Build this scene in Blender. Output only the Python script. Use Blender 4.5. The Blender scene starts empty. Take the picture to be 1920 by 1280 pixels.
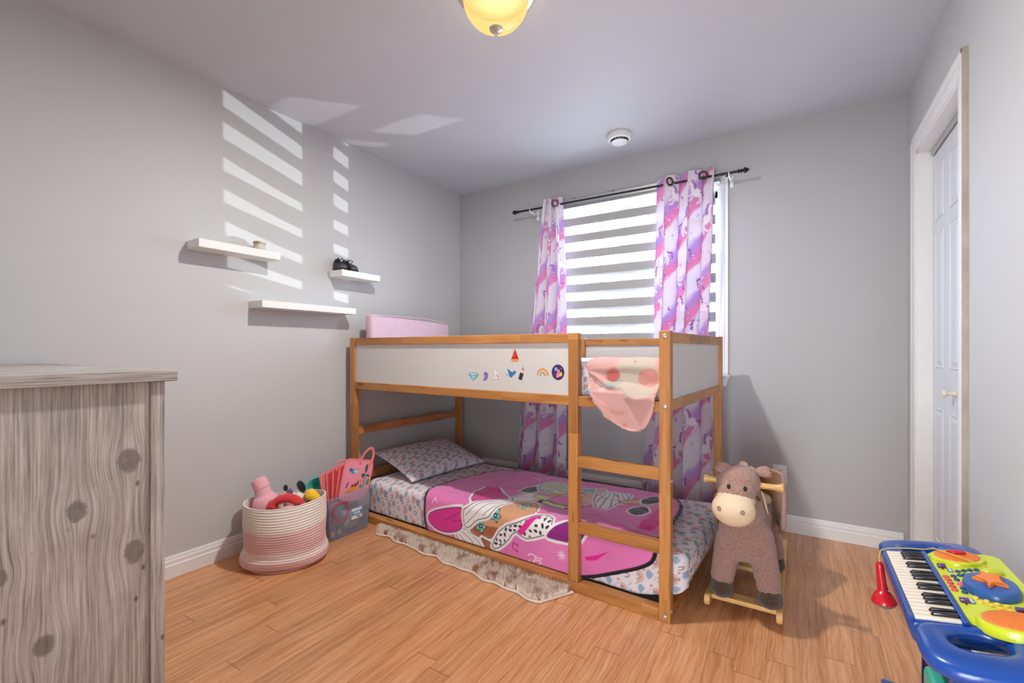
import bpy, bmesh, math, random
import numpy as np
from mathutils import Vector, Matrix
random.seed(7)
RNG = np.random.default_rng(7)
PI = math.pi
SC = bpy.context.scene
COL = SC.collection

# ------------------------------------------------------------ camera, world, lights
XL, XR, YB, H = -2.5416, 0.4923, 3.2013, 2.447       # room: left, right, back wall, ceiling
YF = 0.03                                             # inner face of the wall behind the dresser
cam_d = bpy.data.cameras.new('camera')
cam_d.sensor_width = 36.0
cam_d.lens = 861.32 / 1920 * 36.0
cam_d.shift_y = 14.81 / 1920
cam_d.clip_start = 0.02
cam = bpy.data.objects.new('camera', cam_d); COL.objects.link(cam)
cam.location = (0, 0, 1.0853)
cam.rotation_euler = (PI / 2, 0, 0.55784)
SC.camera = cam
SC.view_settings.view_transform = 'Standard'
SC.view_settings.look = 'None'
SC.view_settings.gamma = 1.0
SC.view_settings.exposure = 0.0
SC.view_settings.use_curve_mapping = False
SC.cycles.max_bounces = 14
SC.cycles.diffuse_bounces = 6
SC.cycles.transparent_max_bounces = 16
SC.cycles.sample_clamp_indirect = 6.0

world = bpy.data.worlds.new('sky'); SC.world = world
world.use_nodes = True
wb = world.node_tree.nodes['Background']
_t = world.node_tree
_g = _t.nodes.new('ShaderNodeNewGeometry'); _s = _t.nodes.new('ShaderNodeSeparateXYZ'); _r = _t.nodes.new('ShaderNodeMapRange'); _m = _t.nodes.new('ShaderNodeMix')
_m.data_type = 'RGBA'
_t.links.new(_g.outputs['Incoming'], _s.inputs[0]); _t.links.new(_s.outputs[2], _r.inputs[0])
_r.inputs[1].default_value = 0.10; _r.inputs[2].default_value = -0.10   # ground below the horizon, bright sky above
_t.links.new(_r.outputs[0], _m.inputs[0])
_m.inputs[6].default_value = (0.18, 0.21, 0.24, 1); _m.inputs[7].default_value = (0.50, 0.74, 1.0, 1)
_t.links.new(_m.outputs[2], wb.inputs[0])
wb.inputs[1].default_value = 62.0

def light(name, kind, loc, power, color=(1, 1, 1), rot=(0, 0, 0), **kw):
    d = bpy.data.lights.new(name, kind); d.energy = power; d.color = color
    for k, v in kw.items(): setattr(d, k, v)
    o = bpy.data.objects.new(name, d); COL.objects.link(o)
    o.location = loc; o.rotation_euler = rot
    return o
# daylight portal filling the window opening
pt = light('window_daylight', 'AREA', (-1.0, YB + 0.14, 1.53), 1, rot=(-PI / 2, 0, 0), shape='RECTANGLE', size=1.14, size_y=1.22)
pt.data.cycles.is_portal = True
# sunlight thrown up through the window by something shiny on the ground outside
S_REF = Vector((4.3, YB + 5.5, 0.28))
sp = light('reflected_sunlight', 'SPOT', S_REF, 5400, (0.92, 0.97, 1.0), spot_size=0.34, spot_blend=0.3, shadow_soft_size=0.018)
sp.rotation_euler = (Vector((-1.05, YB, 1.65)) - S_REF).to_track_quat('-Z', 'Y').to_euler()
# bulb of the ceiling fixture, and an added fill light behind the open doorway
bulb = light('ceiling_lamp_bulb', 'AREA', (-0.980, 1.455, 2.398), 92, (0.97, 0.97, 1.0), shape='DISK', size=0.085)
hall = light('hall_fill', 'AREA', (-0.16, -0.60, 0.55), 38, (0.88, 0.95, 1.0), rot=(PI / 2, 0, 0), shape='RECTANGLE', size=0.75, size_y=1.0)  # added fill for the low parts of the room, no real fixture

# ------------------------------------------------------------ materials
def lin(c):
    c = c / 255.0
    return c / 12.92 if c <= 0.04045 else ((c + 0.055) / 1.055) ** 2.4
def S(r, g, b): return (lin(r), lin(g), lin(b), 1.0)
def Sv(*c): return np.array([lin(x) for x in c])

class N:
    """small wrapper to build node materials"""
    def __init__(s, name):
        s.m = bpy.data.materials.new(name); s.m.use_nodes = True
        s.t = s.m.node_tree; s.b = s.t.nodes['Principled BSDF']
    def n(s, kind, **kw):
        x = s.t.nodes.new(kind)
        for k, v in kw.items():
            if k.startswith('i_'): x.inputs[int(k[2:])].default_value = v
            else: setattr(x, k, v)
        return x
    def l(s, a, b): s.t.links.new(a, b)
    def set(s, **kw):
        for k, v in kw.items(): s.b.inputs[k.replace('_', ' ')].default_value = v
        return s
    def math(s, op, a, b=None, c=None):
        x = s.n('ShaderNodeMath', operation=op)
        for i, v in enumerate((a, b, c)):
            if v is None: continue
            if isinstance(v, (int, float)): x.inputs[i].default_value = v
            else: s.l(v, x.inputs[i])
        return x.outputs[0]
    def mix(s, f, a, b, blend='MIX'):
        x = s.n('ShaderNodeMix', data_type='RGBA', blend_type=blend)
        for i, v in ((0, f), (6, a), (7, b)):
            if isinstance(v, (int, float, tuple)): x.inputs[i].default_value = v
            else: s.l(v, x.inputs[i])
        return x.outputs[2]
    def noise(s, vec, scale, detail=3, rough=0.5):
        x = s.n('ShaderNodeTexNoise'); x.inputs['Scale'].default_value = scale
        x.inputs['Detail'].default_value = detail; x.inputs['Roughness'].default_value = rough
        if vec is not None: s.l(vec, x.inputs['Vector'])
        return x.outputs['Fac']
    def ramp(s, f, *stops):
        x = s.n('ShaderNodeValToRGB'); e = x.color_ramp.elements
        while len(e) < len(stops): e.new(0.5)
        for q, (p, c) in zip(e, stops): q.position = p; q.color = c
        s.l(f, x.inputs[0]); return x.outputs[0]
    def bump(s, h, strength=0.3, dist=0.002):
        x = s.n('ShaderNodeBump'); x.inputs['Strength'].default_value = strength; x.inputs['Distance'].default_value = dist
        s.l(h, x.inputs['Height']); s.l(x.outputs[0], s.b.inputs['Normal'])
    def obj(s): return s.n('ShaderNodeTexCoord').outputs['Object']
    def scale(s, v, sc):
        x = s.n('ShaderNodeMapping'); x.inputs['Scale'].default_value = sc; s.l(v, x.inputs[0]); return x.outputs[0]

def plain(name, c, rough=0.5, metal=0.0, noise=0.0, bump=0.0, nscale=40, spec=0.5, coat=0.0, sheen=0.0):
    k = N(name).set(Roughness=rough, Metallic=metal, Base_Color=c, Specular_IOR_Level=spec, Coat_Weight=coat, Sheen_Weight=sheen)
    if noise or bump:
        f = k.noise(k.obj(), nscale, 4)
        if noise:
            d = tuple(x * (1 - noise) for x in c[:3]) + (1,); u = tuple(min(1, x * (1 + noise)) for x in c[:3]) + (1,)
            k.l(k.ramp(f, (0.3, d), (0.7, u)), k.b.inputs['Base Color'])
        if bump: k.bump(f, bump, 0.002)
    return k.m

def vcol(name, rough=0.85, sheen=0.0, weave=0.0, wscale=900, translucent=0.0, coat=0.0):
    k = N(name).set(Roughness=rough, Sheen_Weight=sheen, Coat_Weight=coat, Specular_IOR_Level=0.3)
    a = k.n('ShaderNodeAttribute', attribute_name='Col')
    k.l(a.outputs['Color'], k.b.inputs['Base Color'])
    if weave: k.bump(k.noise(k.obj(), wscale, 2), weave, 0.0015)
    if translucent:
        t = k.n('ShaderNodeBsdfTranslucent'); k.l(a.outputs['Color'], t.inputs[0])
        m = k.n('ShaderNodeMixShader'); m.inputs[0].default_value = translucent
        k.l(k.b.outputs[0], m.inputs[1]); k.l(t.outputs[0], m.inputs[2])
        k.l(m.outputs[0], k.t.nodes['Material Output'].inputs[0])
    return k.m

def wall_paint(name, c):
    k = N(name).set(Roughness=0.55, Specular_IOR_Level=0.35)
    o = k.obj()
    f = k.noise(o, 1.6, 3)
    d = tuple(x * 0.975 for x in c[:3]) + (1,)
    k.l(k.ramp(f, (0.35, d), (0.65, c)), k.b.inputs['Base Color'])
    k.bump(k.noise(o, 260, 2), 0.12, 0.0006)
    return k.m

def wood(name, light_c, dark_c, knot_c, rough=0.42, block=0.42, knots=1.0):
    """finger-jointed pine: UV.x runs along the piece in metres, UV.y across"""
    k = N(name).set(Roughness=rough, Specular_IOR_Level=0.4, Coat_Weight=0.12, Coat_Roughness=0.3)
    uv = k.n('ShaderNodeUVMap').outputs[0]
    sx = k.n('ShaderNodeSeparateXYZ'); k.l(uv, sx.inputs[0])
    b = k.math('FLOOR', k.math('DIVIDE', sx.outputs[0], block))
    wn = k.n('ShaderNodeTexWhiteNoise', noise_dimensions='1D'); k.l(b, wn.inputs['W'])
    off = k.n('ShaderNodeCombineXYZ'); k.l(k.math('MULTIPLY', b, 3.7), off.inputs[2])
    k.l(sx.outputs[0], off.inputs[0]); k.l(sx.outputs[1], off.inputs[1])
    g = k.noise(k.scale(off.outputs[0], (3.2, 46, 1)), 1.0, 5, 0.6)
    grain = k.ramp(g, (0.28, dark_c), (0.50, light_c), (0.75, tuple(x * 1.1 for x in light_c[:3]) + (1,)))
    lines = k.noise(k.scale(off.outputs[0], (5, 240, 1)), 1.0, 2, 0.5)
    grain = k.mix(k.math('MULTIPLY', k.math('SUBTRACT', lines, 0.42), 0.9), grain, dark_c)
    tone = k.ramp(wn.outputs['Value'], (0.0, (0.80, 0.74, 0.68, 1)), (0.45, (1, 1, 1, 1)), (1.0, (1.12, 1.08, 1.02, 1)))
    c = k.mix(1.0, grain, tone, 'MULTIPLY')
    vo = k.n('ShaderNodeTexVoronoi'); vo.inputs['Scale'].default_value = 1.0
    k.l(k.scale(off.outputs[0], (2.6, 14, 1)), vo.inputs['Vector'])
    kn = k.ramp(vo.outputs['Distance'], (0.04, (1, 1, 1, 1)), (0.13, (0, 0, 0, 1)))
    c = k.mix(k.math('MULTIPLY', kn, 0.85 * knots), c, knot_c)
    k.l(c, k.b.inputs['Base Color'])
    k.bump(g, 0.06, 0.001)
    return k.m

M = {}
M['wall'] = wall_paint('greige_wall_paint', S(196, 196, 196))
M['wall_back'] = wall_paint('greige_wall_paint_shaded', S(184, 184, 185))  # same paint as the other walls, with shade put into the colour
M['ceiling'] = wall_paint('ceiling_paint', S(198, 199, 204))
M['trim'] = plain('white_trim_paint', S(232, 231, 230), 0.35, noise=0.02, nscale=9)
M['door'] = plain('white_door_paint', S(214, 215, 218), 0.42, bump=0.08, nscale=120)
M['trim_edge'] = plain('raw_trim_edge', S(176, 165, 152), 0.7, noise=0.12, nscale=14)
M['white_plastic'] = plain('white_plastic', S(236, 236, 234), 0.35)
M['dark_slot'] = plain('dark_slot', S(60, 52, 46), 0.6)
M['black_metal'] = plain('black_metal', S(34, 32, 36), 0.42, metal=0.4, noise=0.1)
M['bronze'] = plain('bronze_ring', S(84, 70, 68), 0.3, metal=0.8)
M['steel'] = plain('brushed_steel', S(198, 198, 196), 0.32, metal=0.85, noise=0.04)
M['nickel'] = plain('satin_nickel', S(205, 196, 186), 0.28, metal=0.7)
M['pine'] = wood('pine', S(188, 130, 72), S(156, 98, 48), S(92, 46, 22))
M['pine_red'] = wood('pine_end', S(184, 126, 80), S(152, 96, 58), S(96, 50, 26))
M['birch'] = wood('birch', S(222, 178, 112), S(204, 156, 92), S(180, 130, 76), 0.35, 3.0, 0.0)
M['panel'] = plain('white_board', S(208, 204, 201), 0.38, noise=0.01, nscale=3)
M['shelf'] = plain('white_shelf', S(235, 234, 230), 0.4, noise=0.015, nscale=5)

# ------------------------------------------------------------ mesh helpers
def new(): return bmesh.new()

def box(bm, lo, hi, bev=0.0, seg=2):
    r = bmesh.ops.create_cube(bm, size=1.0)
    vs = r['verts']
    for v in vs:
        v.co = Vector([lo[i] + (v.co[i] + 0.5) * (hi[i] - lo[i]) for i in range(3)])
    if bev > 0:
        es = {e for v in vs for e in v.link_edges}
        bmesh.ops.bevel(bm, geom=list(es), offset=bev, segments=seg, affect='EDGES', profile=0.5)
    return vs

def frames(pts, closed=False):
    pts = [Vector(p) for p in pts]; n = len(pts); out = []
    T = []
    for i in range(n):
        a = pts[(i - 1) % n] if (closed or i > 0) else pts[i]
        b = pts[(i + 1) % n] if (closed or i < n - 1) else pts[i]
        T.append((b - a).normalized())
    up = Vector((0, 0, 1)) if abs(T[0].z) < 0.9 else Vector((1, 0, 0))
    u = T[0].cross(up).normalized()
    for i in range(n):
        u = (u - T[i] * u.dot(T[i])).normalized()
        out.append((pts[i], u, T[i].cross(u).normalized()))
    return out

def tube(bm, pts, r, n=10, closed=False, flat=1.0):
    fr = frames(pts, closed); rings = []
    for i, (p, u, w) in enumerate(fr):
        ri = r[i] if isinstance(r, (list, tuple)) else r
        rings.append([bm.verts.new(p + u * (ri * math.cos(2 * PI * k / n)) + w * (ri * flat * math.sin(2 * PI * k / n))) for k in range(n)])
    m = len(rings)
    for i in range(m if closed else m - 1):
        a, b = rings[i], rings[(i + 1) % m]
        for k in range(n): bm.faces.new((a[k], a[(k + 1) % n], b[(k + 1) % n], b[k]))
    if not closed:
        bm.faces.new(rings[0][::-1]); bm.faces.new(rings[-1])
    return rings

def lathe(bm, prof, n=32, mat4=None, rfun=None):
    rings = []
    for j, (r, z) in enumerate(prof):
        if r < 1e-6: ring = [bm.verts.new((0, 0, z))]
        else: ring = [bm.verts.new(((r * (rfun(2 * PI * k / n, j) if rfun else 1)) * math.cos(2 * PI * k / n), (r * (rfun(2 * PI * k / n, j) if rfun else 1)) * math.sin(2 * PI * k / n), z)) for k in range(n)]
        rings.append(ring)
    for a, b in zip(rings[:-1], rings[1:]):
        for k in range(n):
            q = [a[k % len(a)], a[(k + 1) % len(a)], b[(k + 1) % len(b)], b[k % len(b)]]
            f = []
            for v in q:
                if v not in f: f.append(v)
            if len(f) > 2:
                try: bm.faces.new(f)
                except ValueError: pass
    if mat4 is not None:
        for ring in rings:
            for v in ring: v.co = mat4 @ v.co
    return rings

def prism(bm, pts, o, ux, uy, depth):
    """polygon in the (ux, uy) plane at o, extruded along ux x uy by depth"""
    o, ux, uy = Vector(o), Vector(ux), Vector(uy); nz = ux.cross(uy).normalized() * depth
    a = [bm.verts.new(o + ux * p[0] + uy * p[1]) for p in pts]
    b = [bm.verts.new(v.co + nz) for v in a]
    bm.faces.new(a[::-1]); bm.faces.new(b)
    n = len(a)
    for i in range(n): bm.faces.new((a[i], a[(i + 1) % n], b[(i + 1) % n], b[i]))
    return a + b

def ellip(bm, c, r, rot=None, sub=3):
    q = bmesh.ops.create_icosphere(bm, subdivisions=sub, radius=1.0)
    for v in q['verts']:
        p = Vector((v.co.x * r[0], v.co.y * r[1], v.co.z * r[2]))
        if rot is not None: p = rot @ p
        v.co = p + Vector(c)
    return q['verts']

def rrect(w, h, r, n=6, cx=0, cy=0):
    out = []
    for (sx, sy, a0) in ((1, 1, 0), (-1, 1, 90), (-1, -1, 180), (1, -1, 270)):
        for i in range(n + 1):
            a = math.radians(a0 + 90 * i / n)
            out.append((cx + sx * (w / 2 - r) + r * math.cos(a), cy + sy * (h / 2 - r) + r * math.sin(a)))
    return out

def rotz(a): return Matrix.Rotation(a, 4, 'Z')

def mesh_from(bm, name, smooth=False, angle=40):
    bmesh.ops.recalc_face_normals(bm, faces=bm.faces)
    me = bpy.data.meshes.new(name); bm.to_mesh(me); bm.free()
    if smooth:
        me.polygons.foreach_set('use_smooth', [True] * len(me.polygons))
        if angle < 180: me.set_sharp_from_angle(angle=math.radians(angle))
    return me

def wood_uv(me, seed):
    co = np.empty(len(me.vertices) * 3); me.vertices.foreach_get('co', co); co = co.reshape(-1, 3)
    ext = co.max(0) - co.min(0); ax = int(ext.argmax()); ot = [i for i in range(3) if i != ax]
    li = np.empty(len(me.loops), np.int32); me.loops.foreach_get('vertex_index', li)
    p = co[li]
    uv = np.stack([p[:, ax] + seed * 1.37, p[:, ot[0]] + 0.6 * p[:, ot[1]] + seed * 0.31], 1)
    lay = me.uv_layers.new(name='UVMap'); lay.data.foreach_set('uv', uv.astype(np.float32).ravel())

WSEED = [0.0]
def part(name, bm, m, parent=None, smooth=False, angle=40, label=None, world=False, grain=False):
    me = bm if isinstance(bm, bpy.types.Mesh) else mesh_from(bm, name, smooth, angle)
    if grain:
        WSEED[0] += 1.0; wood_uv(me, WSEED[0])
    o = bpy.data.objects.new(name, me); COL.objects.link(o)
    if m is not None and len(me.materials) == 0: me.materials.append(m)
    if parent is not None:
        if world: me.transform(WM(parent).inverted())
        o.parent = parent
    if label: o['label'] = label
    return o

def WM(o):
    m = Matrix.LocRotScale(o.location, o.rotation_euler, o.scale)
    return WM(o.parent) @ m if o.parent else m

def tag(o, label, cat, group=None, kind=None):
    o['label'] = label; o['category'] = cat
    if group: o['group'] = group
    if kind: o['kind'] = kind
    return o

def thing(name, label, cat, loc=(0, 0, 0), rz=0.0, group=None):
    o = bpy.data.objects.new(name, None); COL.objects.link(o)
    o.empty_display_size = 0.05
    o.location = loc; o.rotation_euler = (0, 0, rz)
    return tag(o, label, cat, group)

def single(name, bm, m, label, cat, group=None, loc=(0, 0, 0), rz=0.0, smooth=False, angle=40, grain=False):
    o = part(name, bm, m, None, smooth, angle, grain=grain)
    o.location = loc; o.rotation_euler = (0, 0, rz)
    return tag(o, label, cat, group)

def struct(name, bm, m, parent=None, smooth=False):
    o = part(name, bm, m, parent, smooth)
    if parent is None: o['kind'] = 'structure'
    return o

def blob(prims, voxel=0.006, smooth=8, fuzz=0.0):
    """one continuous surface grown over ellipsoids ('s', c, r, rot) and capsules ('c', p, q, r0, r1)"""
    bm = new()
    for p in prims:
        if p[0] == 's': ellip(bm, p[1], p[2], p[3] if len(p) > 3 else None)
        else:
            a, b = Vector(p[1]), Vector(p[2])
            ts = [i / 6 for i in range(7)]
            tube(bm, [a.lerp(b, t) for t in ts], [p[3] + (p[4] - p[3]) * t for t in ts], 20)
            ellip(bm, a, (p[3],) * 3); ellip(bm, b, (p[4],) * 3)
    bmesh.ops.recalc_face_normals(bm, faces=bm.faces)
    me = bpy.data.meshes.new('t'); bm.to_mesh(me); bm.free()
    o = bpy.data.objects.new('t', me); COL.objects.link(o)
    r = o.modifiers.new('r', 'REMESH'); r.mode = 'VOXEL'; r.voxel_size = voxel
    s = o.modifiers.new('s', 'SMOOTH'); s.factor = 0.5; s.iterations = smooth
    dg = bpy.context.evaluated_depsgraph_get(); dg.update()
    out = bpy.data.meshes.new_from_object(o.evaluated_get(dg))
    bpy.data.objects.remove(o); bpy.data.meshes.remove(me)
    if fuzz:
        nv = len(out.vertices)
        co = np.empty(nv * 3); out.vertices.foreach_get('co', co)
        no = np.empty(nv * 3); out.vertices.foreach_get('normal', no)
        co = co.reshape(-1, 3) + no.reshape(-1, 3) * RNG.normal(0, fuzz, (nv, 1))
        out.vertices.foreach_set('co', co.ravel())
    out.polygons.foreach_set('use_smooth', [True] * len(out.polygons))
    out.materials.clear()
    return out

def grid_mesh(name, P, colors=None, keep=None, closed_u=False):
    """P: (nu, nv, 3) points -> quads, optional vertex colours and a face mask"""
    nu, nv = P.shape[:2]
    idx = np.arange(nu * nv).reshape(nu, nv)
    A = np.concatenate([idx, idx[:1]], 0) if closed_u else idx
    q = np.stack([A[:-1, :-1], A[1:, :-1], A[1:, 1:], A[:-1, 1:]], -1).reshape(-1, 4)
    if keep is not None:
        kv = keep.ravel(); q = q[kv[q].all(1)]
    used = np.unique(q); rem = np.full(nu * nv, -1); rem[used] = np.arange(len(used))
    q = rem[q]; V = P.reshape(-1, 3)[used]
    me = bpy.data.meshes.new(name)
    me.vertices.add(len(V)); me.vertices.foreach_set('co', V.astype(np.float32).ravel())
    me.loops.add(q.size); me.loops.foreach_set('vertex_index', q.astype(np.int32).ravel())
    me.polygons.add(len(q))
    me.polygons.foreach_set('loop_start', np.arange(0, q.size, 4, dtype=np.int32))
    me.polygons.foreach_set('use_smooth', np.ones(len(q), bool))
    me.update(calc_edges=True); me.validate()
    if colors is not None: set_col(me, colors.reshape(-1, 3)[used])
    return me

def set_col(me, c):
    a = me.color_attributes.new('Col', 'FLOAT_COLOR', 'POINT')
    a.data.foreach_set('color', np.concatenate([c, np.ones((len(c), 1))], 1).astype(np.float32).ravel())

def verts_of(me):
    co = np.empty(len(me.vertices) * 3); me.vertices.foreach_get('co', co); return co.reshape(-1, 3)

def solidify(o, t, off=-1):
    m = o.modifiers.new('thickness', 'SOLIDIFY'); m.thickness = t; m.offset = off
    return o

# ------------------------------------------------------------ 2-D pattern painter (numpy)
def sd_poly(P, poly):
    poly = np.asarray(poly, float); x, y = P[:, 0], P[:, 1]
    d = np.full(len(P), 1e9); ins = np.zeros(len(P), bool); n = len(poly)
    for i in range(n):
        a, b = poly[i], poly[(i + 1) % n]; e = b - a
        t = np.clip(((x - a[0]) * e[0] + (y - a[1]) * e[1]) / (e @ e + 1e-12), 0, 1)
        d = np.minimum(d, (x - a[0] - t * e[0]) ** 2 + (y - a[1] - t * e[1]) ** 2)
        c = ((a[1] > y) != (b[1] > y)) & (x < (b[0] - a[0]) * (y - a[1]) / (b[1] - a[1] + 1e-15) + a[0])
        ins ^= c
    d = np.sqrt(d); return np.where(ins, -d, d)
def sd_line(P, pts):
    pts = np.asarray(pts, float); d = np.full(len(P), 1e9)
    for a, b in zip(pts[:-1], pts[1:]):
        e = b - a
        t = np.clip(((P[:, 0] - a[0]) * e[0] + (P[:, 1] - a[1]) * e[1]) / (e @ e + 1e-12), 0, 1)
        d = np.minimum(d, np.hypot(P[:, 0] - a[0] - t * e[0], P[:, 1] - a[1] - t * e[1]))
    return d
def lay(C, sd, c, aa=0.002):
    a = np.clip(0.5 - sd / aa, 0, 1)[:, None]
    C[:] = C * (1 - a) + np.asarray(c)[None] * a
def chaikin(p, k=2):
    p = np.asarray(p, float)
    for _ in range(k):
        q = np.roll(p, -1, 0); p = np.stack([0.75 * p + 0.25 * q, 0.25 * p + 0.75 * q], 1).reshape(-1, 2)
    return p
def vnoise(x, y, s, seed=0):
    """smooth value noise"""
    r = np.random.default_rng(seed).random((64, 64)); x = x * s; y = y * s
    xi, yi = np.floor(x).astype(int), np.floor(y).astype(int); fx, fy = x - xi, y - yi
    fx, fy = fx * fx * (3 - 2 * fx), fy * fy * (3 - 2 * fy)
    g = lambda i, j: r[(xi + i) % 64, (yi + j) % 64]
    return (g(0, 0) * (1 - fx) + g(1, 0) * fx) * (1 - fy) + (g(0, 1) * (1 - fx) + g(1, 1) * fx) * fy

# ============================================================ THE ROOM
def floor_material():
    k = N('laminate_floor').set(Roughness=0.3, Specular_IOR_Level=0.5)
    g = k.n('ShaderNodeNewGeometry').outputs['Position']
    s = k.n('ShaderNodeSeparateXYZ'); k.l(g, s.inputs[0])
    W_, L_ = 0.0885, 1.05
    xs = k.math('DIVIDE', k.math('ADD', s.outputs[0], 10 * W_ + 0.0095), W_)
    col = k.math('FLOOR', xs)
    w1 = k.n('ShaderNodeTexWhiteNoise', noise_dimensions='1D'); k.l(col, w1.inputs['W'])
    ys = k.math('DIVIDE', k.math('ADD', k.math('ADD', s.outputs[1], 4.0), k.math('MULTIPLY', w1.outputs['Value'], 0.9)), L_)
    row = k.math('FLOOR', ys)
    cid = k.n('ShaderNodeCombineXYZ'); k.l(col, cid.inputs[0]); k.l(row, cid.inputs[1])
    w2 = k.n('ShaderNodeTexWhiteNoise', noise_dimensions='3D'); k.l(cid.outputs[0], w2.inputs['Vector'])
    # grain, shifted per strip
    v = k.n('ShaderNodeCombineXYZ')
    k.l(s.outputs[0], v.inputs[0]); k.l(s.outputs[1], v.inputs[1]); k.l(k.math('MULTIPLY', w2.outputs['Value'], 37.0), v.inputs[2])
    warp = k.noise(k.scale(v.outputs[0], (9, 2.2, 1)), 1.0, 3, 0.55)
    vw = k.n('ShaderNodeCombineXYZ')
    k.l(k.math('ADD', s.outputs[0], k.math('MULTIPLY', warp, 0.05)), vw.inputs[0]); k.l(s.outputs[1], vw.inputs[1]); k.l(k.math('MULTIPLY', w2.outputs['Value'], 37.0), vw.inputs[2])
    g1 = k.noise(k.scale(vw.outputs[0], (60, 2.5, 1)), 1.0, 5, 0.6)
    g2 = k.noise(k.scale(vw.outputs[0], (220, 9, 1)), 1.0, 3, 0.6)
    wv = k.n('ShaderNodeTexWave', wave_type='BANDS', bands_direction='X')
    wv.inputs['Scale'].default_value = 24; wv.inputs['Distortion'].default_value = 7.0; wv.inputs['Detail'].default_value = 2.0; wv.inputs['Detail Scale'].default_value = 0.6
    k.l(k.scale(vw.outputs[0], (1, 0.10, 1)), wv.inputs['Vector'])
    c = k.ramp(g1, (0.30, S(182, 122, 80)), (0.48, S(212, 152, 106)), (0.72, S(226, 172, 126)))
    c = k.mix(k.math('MULTIPLY', k.math('SUBTRACT', g2, 0.45), 1.6), c, S(160, 102, 64))
    c = k.mix(k.math('MULTIPLY', wv.outputs['Fac'], 0.15), c, S(150, 94, 60))
    tone = k.ramp(w2.outputs['Value'], (0.0, (0.90, 0.88, 0.86, 1)), (0.5, (1, 1, 1, 1)), (1.0, (1.07, 1.06, 1.04, 1)))
    c = k.mix(1.0, c, tone, 'MULTIPLY')
    fx = k.math('FRACT', xs); fy = k.math('FRACT', ys)
    ex = k.math('LESS_THAN', k.math('MINIMUM', fx, k.math('SUBTRACT', 1.0, fx)), 0.010)
    ey = k.math('LESS_THAN', k.math('MINIMUM', fy, k.math('SUBTRACT', 1.0, fy)), 0.0022)
    seam = k.math('MAXIMUM', k.math('MULTIPLY', ex, 0.35), k.math('MULTIPLY', ey, 0.42))
    c = k.mix(seam, c, S(92, 54, 32))
    k.l(c, k.b.inputs['Base Color'])
    k.l(k.math('ADD', 0.15, k.math('MULTIPLY', g1, 0.12)), k.b.inputs['Roughness'])
    k.bump(k.math('SUBTRACT', k.math('MULTIPLY', g2, 0.3), seam), 0.12, 0.0006)
    return k.m
M['floor'] = floor_material()

bm = new(); box(bm, (XL - 0.12, -1.4, -0.1), (1.0, YB + 0.12, 0)); struct('floor', bm, M['floor'])
bm = new(); box(bm, (XL - 0.12, -1.4, H), (1.0, YB + 0.16, H + 0.1)); struct('ceiling', bm, M['ceiling'])
bm = new(); box(bm, (XL - 0.12, -0.09, 0), (XL, YB + 0.16, H)); struct('wall_left', bm, M['wall'])
# back wall with the window opening
WX0, WX1, WZ0, WZ1 = -1.565, -0.440, 0.925, 2.125
bm = new()
for lo, hi in (((XL, WX0), (0, H)), ((WX1, XR + 0.12), (0, H)), ((WX0, WX1), (0, WZ0)), ((WX0, WX1), (WZ1, H))):
    box(bm, (lo[0], YB, hi[0]), (lo[1], YB + 0.16, hi[1]))
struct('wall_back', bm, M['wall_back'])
# right wall with the closet opening
CY0, CY1, CZ = 2.235, 2.945, 2.05
bm = new()
box(bm, (XR, -0.09, 0), (XR + 0.12, CY0, H)); box(bm, (XR, CY1, 0), (XR + 0.12, YB, H)); box(bm, (XR, CY0, CZ), (XR + 0.12, CY1, H))
box(bm, (XR + 0.12, CY0 - 0.3, 0), (XR + 0.16, YB, H))
struct('wall_right', bm, M['wall'])
# wall behind the dresser with the open doorway the camera stands in, and the hall beyond
bm = new()
box(bm, (XL, -0.09, 0), (-0.52, YF, H)); box(bm, (0.40, -0.09, 0), (XR, YF, H)); box(bm, (-0.52, -0.09, 2.06), (0.40, YF, H))
struct('wall_front', bm, M['wall'])
bm = new(); box(bm, (-1.3, -1.4, 0), (-1.2, -0.09, H)); struct('wall_hall_left', bm, M['wall'])
bm = new(); box(bm, (0.9, -1.4, 0), (1.0, -0.09, H)); box(bm, (XR, -0.13, 0), (1.0, -0.09, H)); struct('wall_hall_right', bm, M['wall'])
bm = new(); box(bm, (-1.3, -1.4, 0), (1.0, -1.3, H)); struct('wall_hall_back', bm, M['wall'])

# baseboards (stepped colonial profile)
BBP = [(0, 0), (0.016, 0), (0.016, 0.058), (0.012, 0.062), (0.012, 0.066), (0.0125, 0.078), (0.009, 0.086), (0.009, 0.092), (0.006, 0.1), (0, 0.1)]
def baseboard(name, o, along, out, length):
    bm = new()
    d = Vector(along) * length
    a = [bm.verts.new(Vector(o) + Vector(out) * p[0] + Vector((0, 0, p[1]))) for p in BBP]
    b = [bm.verts.new(v.co + d) for v in a]
    bm.faces.new(a); bm.faces.new(b[::-1])
    for i in range(len(a)): bm.faces.new((a[i], a[(i + 1) % len(a)], b[(i + 1) % len(a)], b[i]))
    return struct(name, bm, M['trim'])
baseboard('baseboard_left', (XL, 0.60, 0), (0, 1, 0), (1, 0, 0), YB - 0.60)
baseboard('baseboard_back', (-0.80, YB, 0), (1, 0, 0), (0, -1, 0), XR + 0.80 - 0.016)
baseboard('baseboard_right', (XR, 0.20, 0), (0, 1, 0), (-1, 0, 0), 2.155 - 0.20)

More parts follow.
